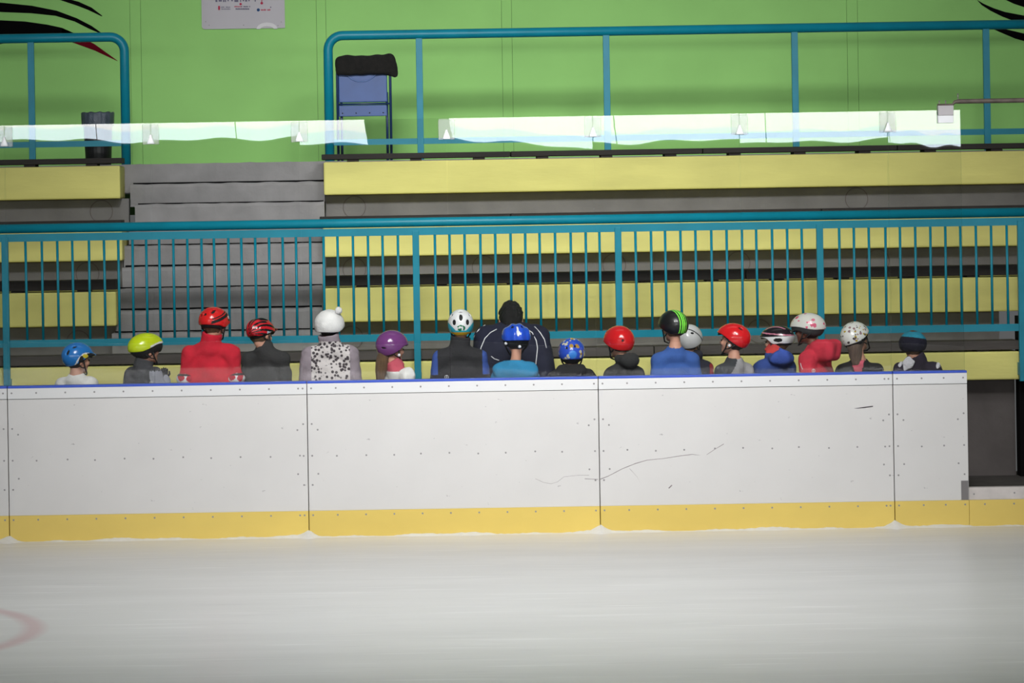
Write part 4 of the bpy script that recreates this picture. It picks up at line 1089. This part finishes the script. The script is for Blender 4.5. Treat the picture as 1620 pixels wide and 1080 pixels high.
# 13 -- white helmet half hidden (stands behind the blue sweater)
person('child in white helmet with dark line, half hidden behind blue sweater', 1090, 515, 1095, 563, 0.100, 0.98, 20, 28, -6, jm=[cloth('darknavy', (34, 34, 48)), cloth('brick', (160, 40, 48))], jpaint=lambda p, K: (p[:, 0] > K['W'] + 0.055).astype(int), seed=13, t=0.024, hood=(0.0, -0.06, 0.0, 0.09, 0.05, 0.045),
       hel=dict(r=(0.104, 0.130, 0.118, 0.020), low=smooth_low(0.028, -0.064), liner=0.012, mats=[gloss('whitegrey', (206, 206, 206)), FOAM], paint=lambda p: ((np.abs(p[:, 2] - 0.055 + 0.7 * (p[:, 1] + 0.05)) < 0.006) & (p[:, 0] > 0.01)).astype(int), vents=[((0.06, -0.09, 0.06), (0.012, 0.02, 0.008))]))
# 12 -- black helmet with lime stripe
def pt(p):
    x, y, z = p[:, 0] - 0.004, p[:, 1], p[:, 2]; o = np.zeros(len(p), int)
    m_ = (np.abs(x) < 0.034) & (y < 0.06); o[m_] = 1; o[m_ & (np.abs(np.abs(x) - 0.021) < 0.0045)] = 0; o[m_ & (np.abs(x) < 0.003)] = 2
    return o
person('child in black helmet with lime green stripe and plain blue sweater', 1065, 492.5, 1068, 549, 0.134, 0.50, -10, -32, -4, jm=[cloth('sweaterblue', (58, 96, 168))], seed=12, t=0.018, wrinkle=0.004, hairm=HAIRB,
       hel=dict(r=(0.112, 0.134, 0.118, 0.022), low=smooth_low(0.020, -0.052), liner=0.012, mats=[gloss('matblack', (20, 20, 22), 0.4), gloss('neon', (140, 246, 84)), gloss('neondark', (40, 110, 40))], paint=pt))
# 14 -- red helmet, raglan shirt
def pj14(p, K): return ((-p[:, 0] + 0.45 * (p[:, 2] - K['S']) > K['W'] - 0.105) | (p[:, 2] > K['S'] + 0.004)).astype(int)
person('child in red helmet facing sideways with grey raglan shirt and dark sleeve', 1160, 513, 1161, 566, 0.118, 0.42, -32, -68, 6, jm=[cloth('greymarl', (166, 164, 166), 0.3, 0.2), cloth('sleevegrey', (58, 60, 64))], jpaint=pj14, seed=14, t=0.015, wrinkle=0.004,
       hel=dict(r=(0.106, 0.138, 0.112, 0.026), low=smooth_low(0.052, -0.052, 0, 0.10, -0.13), liner=0.026, buttons=[(-0.092, -0.005, -0.035)], mats=[gloss('scarlet', (222, 30, 36), 0.18), gloss('reflector', (220, 214, 206))], paint=lambda p: ((np.abs(p[:, 0] - 0.02) < 0.014) & (p[:, 1] < -0.06) & (np.abs(p[:, 2] - 0.02) < 0.042)).astype(int), vents=[((-0.05, -0.07, 0.10), (0.010, 0.03, 0.012)), ((0.05, -0.07, 0.10), (0.010, 0.03, 0.012))]))
# 16 -- white helmet with pink flowers, red jacket
r_, j_, k_ = person('child in white helmet with pink flowers and red hooded jacket', 1279, 496, 1290, 547, 0.104, 0.42, -48, -70, -2, jm=[cloth('coralred', (206, 48, 68))], seed=16, t=0.024, boxhood=True, hood=(0.0, -0.115, -0.030, 0.090, 0.085, 0.086), hairm=HAIRD, skin=SKIND,
       hel=dict(r=(0.106, 0.142, 0.112, 0.022), low=smooth_low(0.030, 0.000), liner=0.052, mats=[gloss('ivory', (220, 218, 210)), gloss('pink', (220, 92, 124)), gloss('rose', (224, 130, 150))], paint=spots(2, 54, 22, 0.007, 0.017, (0.106, 0.142, 0.112), 0.02), liner_mat=mat('foam_grey', (48, 48, 48), 0.7, 0.1, 20)))
emblem(r_, j_, 1283.5, 585, 0.42, WHITEPRINT, 2.6)
q = on_surface(r_, j_, [(1264, 573), (1265, 578), (1267, 583)], 0.42)
if len(q) > 1: tube('piping', q, 0.003, WHITEPRINT, r_, 5, local=True)
# 15 -- white and black aero helmet, blue hoodie
def pt(p):
    x, y, z = np.abs(p[:, 0]), p[:, 1], p[:, 2]; o = np.zeros(len(p), int)
    o[z > 0.040 + 0.18 * y * 0] = 1
    o[(z > 0.04) & (np.abs(z - 0.062 - 0.12 * y) < 0.005)] = 2; o[(z > 0.095) & (x < 0.05) & (x > 0.038)] = 2
    o[np.hypot((y + 0.045) / 0.034, (z - 0.012) / 0.016) < 1] = 1
    return o
r_, j_, k_ = person('child in black and white helmet with blue hooded jacket and red collar', 1230, 514.5, 1226, 560, 0.118, 0.78, -28, -64, -2, jm=[cloth('denimblue', (48, 72, 138)), cloth('collarred', (208, 66, 62)), cloth('hoodblue', (62, 90, 178))], seed=15, t=0.024, hood=(0.0, -0.090, -0.030, 0.110, 0.065, 0.066), collar=(0.084, 0.070, 0.018), hairm=HAIRB,
       jpaint=lambda p, K: np.where((p[:, 2] > K['S'] + 0.014) & (p[:, 1] > -0.098), 1, np.where((p[:, 1] < -0.105) & (p[:, 2] > K['S'] - 0.07), 2, 0)),
       hel=dict(r=(0.104, 0.144, 0.102, 0.024), low=smooth_low(0.034, -0.018, -0.028), liner=0.016, mats=[gloss('white', (232, 232, 232)), gloss('gloomblack', (34, 26, 32)), gloss('blush', (206, 130, 150))], paint=pt,
                vents=[((0.095, -0.045, 0.012), (0.03, 0.028, 0.011)), ((-0.095, -0.045, 0.012), (0.03, 0.028, 0.011)), ((0.03, -0.11, 0.07), (0.01, 0.04, 0.014)), ((-0.03, -0.11, 0.07), (0.01, 0.04, 0.014)), ((0.0, -0.03, 0.128), (0.01, 0.05, 0.02))]))
q = on_surface(r_, j_, [(1241, 593), (1245, 592.5), (1249, 593)], 0.78)
if len(q) > 1: tube('emblem', q, 0.004, WHITEPRINT, r_, 5, local=True)
# 17 -- white helmet with small motifs, black jacket
def pj17(p, K):
    o = np.zeros(len(p), int); b_ = (p[:, 1] < 0.03)
    o[b_ & (np.abs(p[:, 0] + 0.005) < 0.050 - 0.25 * (K['S'] - p[:, 2])) & (p[:, 2] > K['S'] - 0.16)] = 1
    o[(p[:, 2] > K['S'] + 0.012)] = 2
    return o
person('girl in white helmet with small yellow motifs, black jacket and pink collar', 1354, 510.5, 1360, 570, 0.120, 0.55, 14, 42, 4, 0, vtilt=-17, drop=0.086, jm=[cloth('jetblack', (36, 35, 36)), cloth('pinkshirt', (206, 96, 112)), cloth('collarwhite', (224, 222, 220))], jpaint=pj17, seed=17, t=0.022, hair='long', hairm=mat('hair_ash', (122, 104, 92), 0.6, 0.3, 40, 0.8, stretch=(3, 3, 0.4)),
       hel=dict(r=(0.110, 0.134, 0.120, 0.020), low=smooth_low(0.022, -0.020), liner=0.030, mats=[gloss('offwhite', (226, 226, 220)), gloss('mustard', (182, 156, 40)), gloss('mauve', (150, 120, 124)), gloss('darkdot', (70, 60, 60))], paint=spots(3, 170, 31, 0.005, 0.012, (0.110, 0.134, 0.120), 0.02)))
# 18 -- teal beanie
r_, j_, k_ = person('child in teal and navy beanie with dark jacket and white neck scarf', 1444, 523, 1451, 570, 0.120, 0.60, 4, 8, -4, drop=0.086, jm=[cloth('plum', (42, 34, 50), 0.4, 0.3), ], seed=18, t=0.026, puff=0.006, collar=(0.070, 0.060, 0.014), hairm=HAIRB,
       headdrop=0.122, hat=dict(r=(0.110, 0.124, 0.100), zf=-0.005, zb=-0.046, mats=[cloth('knitteal', (42, 142, 168), 0.6), cloth('knitnavy', (26, 24, 42), 0.6)], paint=lambda p: (p[:, 2] < 0.066 - 0.12 * p[:, 0]).astype(int)))

SCARF = cloth('scarfwhite', (216, 214, 220), 0.8)
for (sx_, sy_, sz_, rr) in ((-0.078, -0.090, -0.020, (0.042, 0.014, 0.058)), (0.148, -0.03, -0.062, (0.026, 0.040, 0.050)), (-0.140, -0.02, -0.045, (0.020, 0.04, 0.045))):
    o_ = solid('scarf', lambda q: ell(q, (0, 0, 0), rr) + 0.010 * sines(q, 95, 3), tuple(-np.array(rr) - .02), tuple(np.array(rr) + .02), 0.006, SCARF, r_)
    o_.location = (sx_, sy_, k_[2] + sz_); o_.rotation_euler = (0, 0.5, 0)
